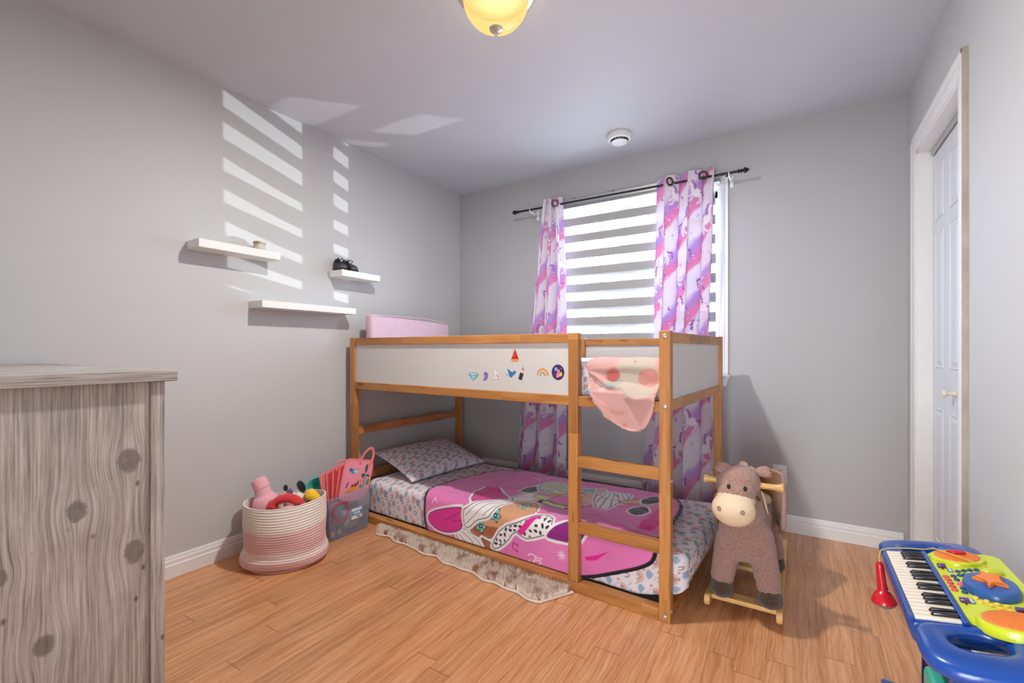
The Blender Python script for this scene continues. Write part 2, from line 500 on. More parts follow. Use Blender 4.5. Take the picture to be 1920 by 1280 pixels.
# ------------------------------------------------------------ closet: casing and bifold leaves
def casing(bm, p0, p1, w_dir, out, w, t):
    """moulded strip from p0 to p1, widening along w_dir, standing out of the wall along out"""
    prof = [(0, 0), (0, t * 0.55), (w * 0.12, t * 0.75), (w * 0.2, t * 0.75), (w * 0.28, t * 0.9), (w * 0.62, t * 0.95), (w * 0.72, t * 0.75), (w * 0.8, t), (w, t), (w, 0)]
    p0, p1, w_dir, out = map(Vector, (p0, p1, w_dir, out))
    a = [bm.verts.new(p0 + w_dir * x + out * y) for x, y in prof]
    b = [bm.verts.new(p1 + w_dir * x + out * y) for x, y in prof]
    bm.faces.new(a); bm.faces.new(b[::-1])
    for i in range(len(a)): bm.faces.new((a[i], a[(i + 1) % len(a)], b[(i + 1) % len(a)], b[i]))
CW, CT = 0.075, 0.016
bm = new()
casing(bm, (XR, CY0, 0), (XR, CY0, CZ + CW), (0, -1, 0), (-1, 0, 0), CW, CT)
casing(bm, (XR, CY1, 0), (XR, CY1, CZ + CW), (0, 1, 0), (-1, 0, 0), CW, CT)
casing(bm, (XR, CY0 - CW, CZ), (XR, CY1 + CW, CZ), (0, 0, 1), (-1, 0, 0), CW, CT)
tr = struct('trim_1', bm, M['trim'])
bm = new(); box(bm, (XR - CT - 0.0005, CY0 - CW - 0.0015, 0), (XR - 0.0005, CY0 - CW - 0.0002, CZ + CW)); part('casing_edge', bm, M['trim_edge'], tr, label='bare tan edge of the white closet casing')
bm = new()
box(bm, (XR - 0.004, CY0, 0), (XR + 0.118, CY0 + 0.012, CZ)); box(bm, (XR - 0.004, CY1 - 0.012, 0), (XR + 0.118, CY1, CZ)); box(bm, (XR - 0.004, CY0, CZ - 0.014), (XR + 0.118, CY1, CZ))
part('jamb', bm, M['trim'], tr)
bm = new(); box(bm, (XR + 0.045, CY0 + 0.015, CZ - 0.04), (XR + 0.08, CY1 - 0.015, CZ - 0.015), 0.002); part('door_track', bm, M['steel'], tr)

def leaf(name, y0, y1, knob):
    X = XR + 0.055
    bm = new(); z0, z1 = 0.012, CZ - 0.045
    vs = [0, 0]
    st = 0.05
    rows = [(0.20, 0.815), (1.00, 1.625), (1.685, 1.925)]
    box(bm, (X, y0, z0), (X + 0.03, y1, z1), 0.002)
    for a, b in rows:                                  # raised panels: groove frame + field
        w = (y1 - y0) / 2 - st
        c = (y0 + y1) / 2
        o = [(c - w, a), (c + w, a), (c + w, b), (c - w, b)]
        def ring(ins, x): return [bm.verts.new((x, p[0] + (ins if p[0] < c else -ins), p[1] + (ins if p[1] < (a + b) / 2 else -ins))) for p in o]
        R = [ring(0, X - 0.0002), ring(0.004, X - 0.005), ring(0.010, X - 0.001), ring(0.018, X - 0.001), ring(0.034, X - 0.0055)]
        for r0, r1 in zip(R[:-1], R[1:]):
            for i in range(4): bm.faces.new((r0[i], r0[(i + 1) % 4], r1[(i + 1) % 4], r1[i]))
        bm.faces.new(R[-1])
    d = struct(name, bm, M['door'])
    if knob:
        kb = new(); Mx = Matrix.Translation((X - 0.001, y0 + 0.125, 0.90)) @ Matrix.Rotation(-PI / 2, 4, 'Y')
        lathe(kb, [(0, -0.001), (0.012, -0.001), (0.011, 0.004), (0.007, 0.010), (0.0075, 0.020), (0.013, 0.027), (0.0165, 0.032), (0.016, 0.037), (0.009, 0.040), (0, 0.041)], 24, Mx)
        part('door_knob', kb, M['cream'] if 'cream' in M else M['white_plastic'], d, smooth=True, label='small cream knob')
    return d
M['cream'] = plain('cream_knob', S(226, 212, 190), 0.35)
leaf('door_1', 2.693, 2.930, False)
leaf('door_2', 2.448, 2.690, True)
leaf('door_3', 2.250, 2.445, False)

# ------------------------------------------------------------ window
bm = new()
casing(bm, (WX1, YB, WZ0), (WX1, YB, WZ1 + 0.062), (1, 0, 0), (0, -1, 0), 0.062, 0.018)
casing(bm, (WX0, YB, WZ0), (WX0, YB, WZ1 + 0.062), (-1, 0, 0), (0, -1, 0), 0.062, 0.018)
casing(bm, (WX0 - 0.062, YB, WZ1), (WX1 + 0.062, YB, WZ1), (0, 0, 1), (0, -1, 0), 0.062, 0.018)
win = struct('window_1', bm, M['trim'])
bm = new()                                             # sill board and the moulded apron under it
box(bm, (WX0 - 0.072, YB - 0.045, WZ0 - 0.018), (WX1 + 0.072, YB + 0.1, WZ0), 0.004)
a = [(-0.066, 0), (-0.058, -0.05), (0.058, -0.05), (0.066, 0)]
prism(bm, [(WX0 - 0.066, WZ0 - 0.018), (WX0 - 0.050, WZ0 - 0.072), (WX1 + 0.050, WZ0 - 0.072), (WX1 + 0.066, WZ0 - 0.018)], (0, YB, 0), (1, 0, 0), (0, 0, 1), 0.030)
part('window_sill', bm, M['trim'], win)
bm = new()
for x0, x1, z0, z1 in ((WX0, WX0 + 0.05, WZ0, WZ1), (WX1 - 0.05, WX1, WZ0, WZ1), (WX0, WX1, WZ0, WZ0 + 0.05), (WX0, WX1, WZ1 - 0.05, WZ1), (-1.270, -1.250, WZ0, WZ1), (-1.110, -0.985, WZ0, WZ1)):
    box(bm, (x0, YB + 0.075, z0), (x1, YB + 0.125, z1), 0.004)
part('window_frame', bm, M['white_plastic'], win)
k = N('window_glass'); t = k.n('ShaderNodeBsdfTransparent'); g = k.n('ShaderNodeBsdfGlossy'); g.inputs['Roughness'].default_value = 0.02
mx = k.n('ShaderNodeMixShader'); mx.inputs[0].default_value = 0.05; k.l(t.outputs[0], mx.inputs[1]); k.l(g.outputs[0], mx.inputs[2]); k.l(mx.outputs[0], k.t.nodes['Material Output'].inputs[0])
M['glass'] = k.m
bm = new()
for x0, x1 in ((WX0 + 0.05, -1.27), (-1.25, -1.11), (-0.985, WX1 - 0.05)): box(bm, (x0, YB + 0.098, WZ0 + 0.05), (x1, YB + 0.102, WZ1 - 0.05))
part('pane', bm, M['glass'], win)

# day / night roller blind
def sheer(name, c, trans, tl):
    k = N(name)
    d = k.n('ShaderNodeBsdfDiffuse'); d.inputs[0].default_value = c
    t = k.n('ShaderNodeBsdfTranslucent'); t.inputs[0].default_value = c
    p = k.n('ShaderNodeBsdfTransparent')
    m1 = k.n('ShaderNodeMixShader'); m1.inputs[0].default_value = tl
    k.l(d.outputs[0], m1.inputs[1]); k.l(t.outputs[0], m1.inputs[2])
    m2 = k.n('ShaderNodeMixShader'); m2.inputs[0].default_value = trans
    k.l(m1.outputs[0], m2.inputs[1]); k.l(p.outputs[0], m2.inputs[2])
    k.l(m2.outputs[0], k.t.nodes['Material Output'].inputs[0])
    return k.m
M['blind_solid'] = sheer('blind_solid_band', S(164, 163, 160), 0.0, 0.0018)
M['blind_sheer'] = sheer('blind_sheer_band', S(240, 240, 240), 0.55, 0.30)
BX0, BX1 = -1.575, -0.448
bl = thing('window_blind', 'striped day and night roller blind of grey and sheer bands in the window', 'blind', (-1.0, YB - 0.06, 0.98))
bm = new(); box(bm, (BX0 - 0.01, YB - 0.072, 2.135), (BX1 + 0.03, YB - 0.02, 2.205), 0.004); part('headrail', bm, M['steel'], bl, world=True, label='grey metal headrail')
for x in (BX0 + 0.02, -1.42, -1.12, BX1 - 0.01):
    bm = new(); box(bm, (x - 0.012, YB - 0.06, 2.203), (x + 0.012, YB - 0.0005, 2.213), 0.002); part('mounting_clip', bm, M['black_metal'], bl, world=True)
YBL = YB - 0.045
def band(name, z0, z1, m, y, wave=0.0, ph=0.0):
    xs = np.linspace(BX0, BX1, 40); P = np.zeros((40, 2, 3))
    for j, z in enumerate((z0, z1)):
        P[:, j, 0] = xs; P[:, j, 1] = y; P[:, j, 2] = z + (wave * np.sin((xs - BX0) * 5.6 + ph) if j == 0 or wave else 0)
    return part(name, grid_mesh(name, P), m, bl, world=True)
z = 2.132; zc = 2.035
band('sheer_band', 2.065, 2.136, M['blind_sheer'], YBL)
for i in range(9):
    c = zc - 0.1235 * i
    band('solid_band', c - 0.030, c + 0.030, M['blind_solid'], YBL)
    if c - 0.0935 > 0.96: band('sheer_band', c - 0.0935, c - 0.030, M['blind_sheer'], YBL)
for i in range(3, 9):                                   # rear layer, hanging slightly slack towards the bottom
    c = zc - 0.1235 * i
    band('rear_band', c - 0.046, c + 0.020, M['blind_solid'], YBL + 0.018, 0.013 if i < 8 else 0.004, 1.2 + 0.15 * i)
bm = new(); tube(bm, [(BX0, YBL + 0.01, 0.975), (BX1, YBL + 0.01, 0.975)], 0.014, 12); part('bottom_rail', bm, M['white_plastic'], bl, True, world=True)

# curtain rod with finials and brackets
RY, RZ = YB - 0.125, 2.160
rod = thing('curtain_rod', 'thin black curtain rod with pointed finials above the window', 'curtain rod', (-1.09, RY, RZ))
bm = new(); tube(bm, [(-1.855, RY, RZ), (-0.311, RY, RZ)], 0.0075, 14); part('rod', bm, M['black_metal'], rod, True, world=True)
for sx, x in ((-1, -1.855), (1, -0.311)):
    bm = new(); lathe(bm, [(0, -0.002), (0.008, 0), (0.012, 0.003), (0.012, 0.007), (0.008, 0.010), (0.008, 0.014), (0.013, 0.018), (0.013, 0.021), (0.007, 0.024), (0.010, 0.029), (0.0165, 0.036), (0.017, 0.041), (0.012, 0.049), (0.006, 0.057), (0.0015, 0.063), (0, 0.064)], 20, Matrix.Translation((x, RY, RZ)) @ Matrix.Rotation(sx * PI / 2, 4, 'Y'))
    part('finial', bm, M['black_metal'], rod, True, world=True)
for x in (-1.755, -0.361):
    bm = new(); box(bm, (x - 0.008, YB - 0.006, RZ - 0.055), (x + 0.012, YB, RZ + 0.02), 0.002); box(bm, (x - 0.004, RY - 0.004, RZ - 0.022), (x + 0.006, YB - 0.004, RZ - 0.010), 0.002)
    tube(bm, [(x + 0.001, RY + 0.011 * math.sin(a), RZ - 0.011 * math.cos(a)) for a in np.linspace(-1.9, 1.9, 12)], 0.003, 8)
    part('bracket', bm, M['white_plastic'], rod, True, world=True, label='white wall bracket')

# ------------------------------------------------------------ curtains
def curtain_color(u, z):
    """soft diagonal pink and violet clouds on white, with white unicorns, moons and stars"""
    P = np.stack([u.ravel(), z.ravel()], 1); n = len(P)
    wob = (vnoise(P[:, 0], P[:, 1], 9, 1) - 0.5) * 0.10 + (vnoise(P[:, 0], P[:, 1], 28, 2) - 0.5) * 0.03
    f = np.mod((P[:, 1] - 0.95 * P[:, 0]) / 0.36 + wob * 1.5, 1.0)
    W, PK, PU = Sv(232, 224, 234), Sv(228, 142, 190), Sv(194, 156, 216)
    stops = [(0.0, W), (0.40, W), (0.47, PK), (0.60, PK), (0.70, PU), (0.80, PU * 1.05), (0.92, W), (1.0, W)]
    C = np.stack([np.interp(f, [s[0] for s in stops], [s[1][i] for s in stops]) for i in range(3)], 1)
    sp = vnoise(P[:, 0], P[:, 1], 150, 5); C[(sp > 0.93) & (f > 0.36) & (f < 0.8)] = Sv(250, 236, 244)
    VI, WH, LI = Sv(158, 96, 184), Sv(240, 232, 236), Sv(205, 170, 210)
    cell = np.array([0.40, 0.36])
    def local(cx, cy, shift=0.5):
        row = np.floor((P[:, 1] - cy) / cell[1] + 0.5)
        q = np.empty_like(P); q[:, 1] = P[:, 1] - cy - row * cell[1]
        xx = P[:, 0] - cx - row * 0.10
        q[:, 0] = xx - np.floor(xx / cell[0] + 0.5) * cell[0]
        return q
    def unicorn(cx, cy, s, a, flip=1):
        q = local(cx, cy) / s; ca, sa = math.cos(a), math.sin(a)
        q = np.stack([flip * (q[:, 0] * ca + q[:, 1] * sa), -q[:, 0] * sa + q[:, 1] * ca], 1)
        m = (np.abs(q) < 0.75).all(1); Q = q[m]; K = C[m]
        body = np.minimum(np.hypot(Q[:, 0] / 1.5, Q[:, 1]) - 0.155, sd_line(Q, [(0.16, 0.03), (0.28, 0.26)]) - 0.075)
        body = np.minimum(body, sd_line(Q, [(0.29, 0.29), (0.42, 0.21)]) - 0.055)
        for l in ([(0.16, -0.05), (0.26, -0.22), (0.38, -0.2)], [(0.10, -0.08), (0.14, -0.3), (0.24, -0.36)], [(-0.17, -0.05), (-0.22, -0.25), (-0.13, -0.38)], [(-0.2, -0.02), (-0.32, -0.2), (-0.3, -0.36)]):
            body = np.minimum(body, sd_line(Q, l) - 0.03)
        lay(K, body - 0.02, LI, 0.05); lay(K, body, WH, 0.04)
        mane = np.minimum(sd_line(Q, [(0.27, 0.37), (0.16, 0.30), (0.10, 0.14)]) - 0.036, sd_line(Q, [(-0.2, 0.06), (-0.38, 0.12), (-0.44, -0.1)]) - 0.03)
        lay(K, mane + 0.02 * np.sin(Q[:, 1] * 60), VI, 0.05)
        lay(K, sd_line(Q, [(0.33, 0.36), (0.45, 0.52)]) - 0.014, LI, 0.03)
        C[m] = K
    unicorn(0.06, 0.10, 0.19, 0.5); unicorn(0.26, 0.27, 0.17, -0.25, -1)
    for cx, cy, r in ((0.16, 0.04, 0.016), (0.02, 0.27, 0.014)):
        q = local(cx, cy); sd = np.maximum(np.hypot(q[:, 0], q[:, 1]) - r, -(np.hypot(q[:, 0] - 0.45 * r, q[:, 1] - 0.3 * r) - 0.85 * r)); lay(C, sd, VI, 0.003)
    for cx, cy, r in ((0.27, 0.13, 0.012), (0.12, 0.19, 0.009), (0.23, 0.02, 0.006)):
        q = local(cx, cy); an = np.arctan2(q[:, 1], q[:, 0]); sd = np.hypot(q[:, 0], q[:, 1]) - r * (0.6 + 0.4 * np.cos(5 * an)); lay(C, np.abs(sd) - 0.0016, VI, 0.003)
    return C
M['curtain'] = vcol('curtain_fabric', 0.8, sheen=0.1, weave=0.05, wscale=500, translucent=0.22)
def curtain(label, xl, xr, nf, amp, ph, cloth, uoff, rings):
    """xl, xr: (z, x) knots of the two edges; nf folds; rings: fold phases that carry a grommet"""
    ns, nz = 240, 560
    s = np.linspace(0, 1, ns)[:, None]; z = np.linspace(0.065, 2.208, nz)[None, :]
    f = lambda kn: np.interp(z, [q[0] for q in kn], [q[1] * 0.989 for q in kn])
    X0, X1 = f(xl), f(xr)
    low = 1 - (z - 0.065) / 2.157
    a = amp * (1.0 + 0.25 * low * np.sin(9 * s + 2))
    th = 2 * PI * nf * s + ph + 0.35 * low * np.sin(5 * s + 1.0)
    X = X0 + (X1 - X0) * (s + 0.0 * z) + 0.016 * np.sin(2 * th + 0.6)
    Y = RY - 0.002 + a * np.sin(th) + 0.004 * np.sin(z * 7 + s * 12)
    Y = np.minimum(Y, YB - 0.079)
    Zz = np.broadcast_to(z, X.shape)
    # top edge lifts a little between the rings
    Zz = Zz + np.where(Zz > 2.14, 0.006 * np.cos(2 * th), 0)
    P = np.stack([X, Y, Zz], -1)
    C = curtain_color(uoff + s * cloth + 0 * z, Zz)
    lo = 0.5 + 0 * C[:, :1]
    t = thing('curtain', label, 'curtain', (float(xl[-1][1] + xr[-1][1]) / 2, RY, 0.065), group='pair of printed curtains on the rod')
    o = part('curtain_panel', grid_mesh('curtain_panel', P, C), M['curtain'], t, world=True)
    solidify(o, 0.0015, 0)
    for x, dy, rot in rings:
        bm = new()
        R = 0.0225
        Mx = Matrix.Translation((x, RY + dy, RZ)) @ Matrix.Rotation(rot, 4, 'Z') @ Matrix.Rotation(PI / 2, 4, 'X')
        rg = [(R + 0.0065 * math.cos(a), 0.0045 * math.sin(a)) for a in np.linspace(0, 2 * PI, 11)[:-1]]
        rs = lathe(bm, rg + rg[:1], 28, Mx)
        bmesh.ops.remove_doubles(bm, verts=bm.verts, dist=1e-6)
        part('grommet', bm, M['bronze'], t, True, 180, world=True)
    return t
curtain('narrow pink unicorn curtain gathered at the left end of the rod',
        [(0.06, -1.925), (0.6, -1.885), (1.2, -1.80), (1.8, -1.72), (2.14, -1.665), (2.23, -1.645)], [(0.06, -1.485), (0.9, -1.475), (1.7, -1.485), (2.1, -1.51), (2.23, -1.52)],
        3.0, 0.040, 0.3, 1.05, 0.05, ((-1.520, -0.044, 0.35),))
curtain('wider pink unicorn curtain hanging at the right side of the window',
        [(0.06, -0.925), (0.7, -0.885), (1.2, -0.838), (2.23, -0.818)], [(0.06, -0.445), (0.8, -0.450), (1.2, -0.475), (1.75, -0.452), (2.23, -0.440)],
        2.6, 0.041, 0.9, 1.12, 0.37, ((-0.700, -0.045, 0.9), (-0.500, -0.045, 0.35)))

# ------------------------------------------------------------ baseboard heater and outlet
ht = thing('baseboard_heater', 'white electric baseboard heater on the wall behind the bed', 'heater', (-1.55, YB - 0.03, 0.02))
bm = new(); prism(bm, [(0, 0.02), (0.055, 0.02), (0.060, 0.03), (0.060, 0.10), (0.045, 0.105), (0.045, 0.128), (0.062, 0.135), (0.058, 0.152), (0, 0.165)], (-2.28, YB - 0.0008, 0), (0, -1, 0), (0, 0, 1), -1.40)
part('casing', bm, M['white_plastic'], ht, world=True)
M['grille'] = plain('heater_grille', S(150, 142, 150), 0.5, metal=0.3, noise=0.2, nscale=160)
bm = new(); box(bm, (-2.25, YB - 0.056, 0.104), (-0.91, YB - 0.044, 0.131)); 
part('grille', bm, M['grille'], ht, world=True, label='grey louvred grille strip')
def outlet(label, x, z):
    t = thing('wall_outlet', label, 'outlet', (x, YB, z))
    bm = new(); prism(bm, rrect(0.072, 0.114, 0.006), (0, -0.0004, 0), (1, 0, 0), (0, 0, 1), 0.004); 
    bmesh.ops.bevel(bm, geom=[e for e in bm.edges], offset=0.0012, segments=1, affect='EDGES'); part('plate', bm, M['white_plastic'], t)
    for dz in (-0.0195, 0.0195):
        bm = new(); prism(bm, [(p[0], max(-0.0135, min(0.0135, p[1]))) for p in rrect(0.034, 0.034, 0.0169, 8)], (0, -0.0036, dz), (1, 0, 0), (0, 0, 1), 0.003)
        r = part('receptacle', bm, M['white_plastic'], t)
        bm = new()
        box(bm, (-0.0078, -0.0070, dz - 0.001), (-0.0054, -0.0064, dz + 0.0075)); box(bm, (0.0054, -0.0070, dz), (0.0078, -0.0064, dz + 0.0065))
        lathe(bm, [(0, 0), (0.0026, 0), (0.0026, 0.0006), (0, 0.0006)], 10, Matrix.Translation((0, -0.0064, dz - 0.0065)) @ Matrix.Rotation(PI / 2, 4, 'X'))
        part('slot', bm, M['dark_slot'], r)
    return t
outlet('white duplex outlet low on the back wall behind the rocking horse', -0.097, 0.334)

# ------------------------------------------------------------ ceiling lamp, smoke detector
LX, LY = -0.980, 1.455
lampT = thing('ceiling_lamp', 'lit flush ceiling lamp with ribbed amber glass bowl', 'ceiling lamp', (LX, LY, H))
bm = new(); lathe(bm, [(0, -0.0005), (0.150, -0.0005), (0.152, -0.006), (0.146, -0.012), (0.136, -0.014), (0.134, -0.022), (0.126, -0.025), (0.1235, -0.025), (0.1235, -0.016), (0, -0.016)], 48); part('canopy', bm, M['nickel'], lampT, True)
bm = new(); lathe(bm, [(0, -0.0165), (0.1225, -0.0165), (0.1225, -0.021), (0, -0.021)], 40); part('dark_backing', bm, plain('lamp_dark_backing', S(108, 84, 52), 0.6), lampT, True)  # added dark disc that dims the view through the bowl
k = N('amber_ribbed_glass')
tp = k.n('ShaderNodeBsdfTransparent'); tp.inputs[0].default_value = (0.50, 0.485, 0.45, 1)
tr_ = k.n('ShaderNodeBsdfDiffuse'); tr_.inputs[0].default_value = S(250, 226, 176)
em = k.n('ShaderNodeEmission'); em.inputs[0].default_value = S(255, 205, 112)
sx_ = k.n('ShaderNodeSeparateXYZ'); k.l(k.obj(), sx_.inputs[0])
rib_ = k.math('SINE', k.math('MULTIPLY', k.math('ARCTAN2', sx_.outputs[1], sx_.outputs[0]), 44.0))
k.l(k.math('ADD', 0.80, k.math('MULTIPLY', rib_, 0.14)), em.inputs[1])
gl = k.n('ShaderNodeBsdfGlossy'); gl.inputs['Roughness'].default_value = 0.12
m1 = k.n('ShaderNodeMixShader'); m1.inputs[0].default_value = 1.0; k.l(tr_.outputs[0], m1.inputs[1]); k.l(tp.outputs[0], m1.inputs[2])
ad = k.n('ShaderNodeAddShader'); k.l(m1.outputs[0], ad.inputs[0]); k.l(em.outputs[0], ad.inputs[1])
m2 = k.n('ShaderNodeMixShader'); m2.inputs[0].default_value = 0.05; k.l(ad.outputs[0], m2.inputs[1]); k.l(gl.outputs[0], m2.inputs[2])
k.l(m2.outputs[0], k.t.nodes['Material Output'].inputs[0]); M['amber'] = k.m
bm = new()
lathe(bm, [(0.121, -0.024), (0.124, -0.032), (0.123, -0.045), (0.116, -0.068), (0.103, -0.090), (0.085, -0.110), (0.061, -0.126), (0.034, -0.135), (0.010, -0.138)], 96, None, lambda a, j: 1 + 0.010 * math.cos(32 * a) * min(1, j / 2))
part('glass_bowl', bm, M['amber'], lampT, True, 180, label='glowing ribbed amber glass bowl')
bm = new(); lathe(bm, [(0, -0.134), (0.020, -0.135), (0.026, -0.139), (0.024, -0.144), (0.012, -0.149), (0.006, -0.153), (0.007, -0.157), (0.0075, -0.160), (0.004, -0.164), (0.003, -0.168), (0, -0.171)], 28); part('finial', bm, M['nickel'], lampT, True)

sm = thing('smoke_detector', 'round white smoke detector on the ceiling above the window', 'smoke detector', (-0.965, 2.835, H))
bm = new(); lathe(bm, [(0, 0), (0.072, 0), (0.072, -0.012), (0, -0.012)], 48); part('base_plate', bm, M['white_plastic'], sm, True)
bm = new(); lathe(bm, [(0.066, -0.010), (0.076, -0.012), (0.077, -0.024), (0.070, -0.034), (0.058, -0.037), (0.057, -0.033), (0, -0.033)], 48); part('housing', bm, M['white_plastic'], sm, True)
bm = new()
for i in range(20):
    a = 2 * PI * i / 20
    v = box(bm, (0.044, -0.003, -0.047), (0.054, 0.003, -0.030))
    for q in v: q.co = rotz(a) @ q.co
part('vent_rib', bm, M['dark_slot'], sm)
bm = new(); lathe(bm, [(0, -0.036), (0.040, -0.036), (0.052, -0.046), (0.050, -0.051), (0.036, -0.055), (0.030, -0.0545), (0.028, -0.0565), (0, -0.058)], 40); part('cover', bm, M['white_plastic'], sm, True)

# ------------------------------------------------------------ floating shelves and what stands on them
def shelf(label, y0, y1, z0, z1):
    bm = new(); box(bm, (XL + 0.0004, y0, z0), (XL + 0.1265, y1, z1), 0.0015)
    return bm
for lab, y0, y1, z0, z1 in (('white floating shelf with the small jar, nearest on the left wall', 1.063, 1.468, 1.575, 1.615),
                            ('empty white floating shelf, lowest on the left wall', 1.366, 1.977, 1.310, 1.348),
                            ('short white floating shelf holding the black shoes', 1.869, 2.178, 1.546, 1.586)):
    t = thing('wall_shelf', lab, 'shelf', (XL, (y0 + y1) / 2, z0), group='white floating shelves on the left wall')
    part('board', shelf(lab, y0, y1, z0, z1), M['shelf'], t, world=True)
    if y0 > 1.8:
        bm = new(); box(bm, (XL + 0.0004, y0 - 0.010, z0 + 0.002), (XL + 0.010, y0 - 0.0006, z1 - 0.004), 0.001)
        part('bracket', bm, M['steel'], t, world=True, label='small metal bracket')
jar = thing('candle_jar', 'small glass candle jar with a tan lid on the white shelf', 'jar', (XL + 0.068, 1.385, 1.615))
k = N('jar_glass').set(Base_Color=S(226, 220, 206), Roughness=0.12, Alpha=0.55); M['jar_glass'] = k.m
bm = new(); lathe(bm, [(0, 0.0005), (0.027, 0.0005), (0.029, 0.004), (0.029, 0.036), (0.027, 0.040), (0.0255, 0.040), (0.0265, 0.005), (0, 0.005)], 32); part('glass', bm, M['jar_glass'], jar, True)
bm = new(); lathe(bm, [(0, 0.0055), (0.0262, 0.0055), (0.0262, 0.030), (0, 0.030)], 28); part('wax', bm, plain('candle_wax', S(226, 216, 196), 0.6), jar, True)
bm = new(); lathe(bm, [(0, 0.0402), (0.031, 0.0402), (0.0315, 0.044), (0.031, 0.049), (0.028, 0.051), (0, 0.051)], 32); part('lid', bm, plain('tan_lid', S(188, 166, 130), 0.4, metal=0.4), jar, True, label='tan metal lid')

M['shoe'] = plain('black_shoe', S(44, 42, 50), 0.5, noise=0.3, bump=0.2, nscale=130)
M['shoe_toe'] = plain('shoe_toe_leather', S(80, 74, 86), 0.35, noise=0.15)
M['shoe_lace'] = plain('black_lace', S(24, 24, 28), 0.8)
def shoe(label, y, rz, mat_toe):
    t = thing('shoe', label, 'shoe', (XL + 0.064, y, 1.586), rz, 'black shoes on the short shelf')
    me = blob([('s', (0.036, 0, 0.022), (0.026, 0.029, 0.021)), ('c', (-0.036, 0, 0.024), (0.03, 0, 0.021), 0.024, 0.026), ('c', (-0.034, 0, 0.030), (-0.038, 0, 0.062), 0.023, 0.021), ('c', (-0.03, 0, 0.04), (0.012, 0, 0.034), 0.022, 0.017)], 0.004, 5)
    co = verts_of(me); co[:, 2] = np.maximum(co[:, 2], 0.006); me.vertices.foreach_set('co', co.astype(np.float32).ravel())
    part('upper', me, M['shoe'], t)
    bm = new(); ellip(bm, (0.041, 0, 0.017), (0.0235, 0.0285, 0.0215)); bmesh.ops.delete(bm, geom=[v for v in bm.verts if v.co.z < 0.005], context='VERTS'); part('toe_cap', bm, mat_toe, t, True, label='grey scuffed toe cap')
    bm = new(); prism(bm, [(p[0], p[1]) for p in chaikin([(-0.064, -0.022), (-0.02, -0.024), (0.02, -0.029), (0.06, -0.026), (0.068, 0), (0.06, 0.026), (0.02, 0.029), (-0.02, 0.024), (-0.064, 0.022)], 2)], (0, 0, 0.0004), (1, 0, 0), (0, 1, 0), 0.009); part('sole', bm, M['shoe_lace'], t, label='black rubber sole')
    bm = new()
    for i in range(4): tube(bm, [(0.022 - 0.014 * i, -0.02, 0.036 + 0.007 * i), (0.024 - 0.014 * i, 0, 0.050 + 0.006 * i), (0.016 - 0.014 * i, 0.02, 0.038 + 0.007 * i)], 0.0028, 6)
    for sy in (-1, 1): tube(bm, [(-0.012, 0, 0.066), (0.0, 0.012 * sy, 0.080), (0.012, 0.022 * sy, 0.070), (0.004, 0.012 * sy, 0.060)], 0.003, 6)
    part('lace', bm, M['shoe_lace'], t, True)
shoe('black laced shoe right at the near end of the short shelf', 1.902, -0.25, M['shoe_toe'])
shoe('black laced shoe nearer the middle of the short shelf', 1.972, 0.12, M['shoe_toe'])

# ============================================================ THE BUNK BED
BL, BW, BH = 2.045, 1.06, 1.16                          # bed frame; its own axes: x to the foot, y to the wall
BO = Vector((-2.472, 1.972, 0)); BA = -0.0512
PO = 0.045                                             # post section
bed = thing('bunk_bed', 'low pine loft bed with white boards and two ladder rungs', 'bed', BO, BA)
def bpart(name, lo, hi, m=None, parent=None, bev=0.003, grain=True, label=None):
    bm = new(); box(bm, lo, hi, bev)
    return part(name, bm, m or M['pine'], parent or bed, grain=grain, label=label)
posts = []
for x in (0, BL - PO):
    for y in (0, BW - PO):
        posts.append(bpart('post', (x, y, 0), (x + PO, y + (0.040 if y == 0 else PO), BH)))
mid = bpart('middle_post', (1.592, 0, 0.047), (1.640, 0.040, BH))
bpart('middle_post', (1.135, BW - PO, 0.84), (1.180, BW, BH))
def rails(z0, z1, ya, yb, segs, name='rail', ends=True):
    for x0, x1 in segs: bpart(name, (x0, ya, z0), (x1, yb, z1))
F0, F1 = 0.004, 0.036
rails(1.115, 1.158, F0, F1, ((PO, 1.592),)); rails(0.832, 0.877, F0, F1, ((PO, 1.592), (1.640, BL - PO)))
rails(1.112, 1.155, BW - F1, BW - F0, ((PO, 1.135), (1.180, BL - PO))); rails(0.832, 0.877, BW - F1, BW - F0, ((PO, BL - PO),)) 
rails(0.0, 0.046, 0.0, 0.050, ((PO, BL - PO),), 'base_rail'); rails(0.0, 0.046, BW - F1, BW, ((PO, BL - PO),), 'base_rail')
for z0, z1 in ((0.560, 0.609), (0.266, 0.315)): bpart('ladder_rung', (1.640, 0.002, z0), (BL - PO, 0.036, z1))
for x0, x1 in ((0.004, 0.036), (BL - 0.036, BL - 0.004)):  # short ends
    for z0, z1, nm in ((1.112, 1.156, 'end_rail'), (0.836, 0.880, 'end_rail'), (0.0, 0.046, 'base_rail')):
        bpart(nm, (x0, PO, z0), (x1, BW - PO, z1), M['pine_red'] if x0 < 1 else M['pine'])
for z0, z1 in ((0.530, 0.580), (0.228, 0.278)): bpart('end_rail', (0.004, PO, z0), (0.030, BW - PO, z1), M['pine_red'])
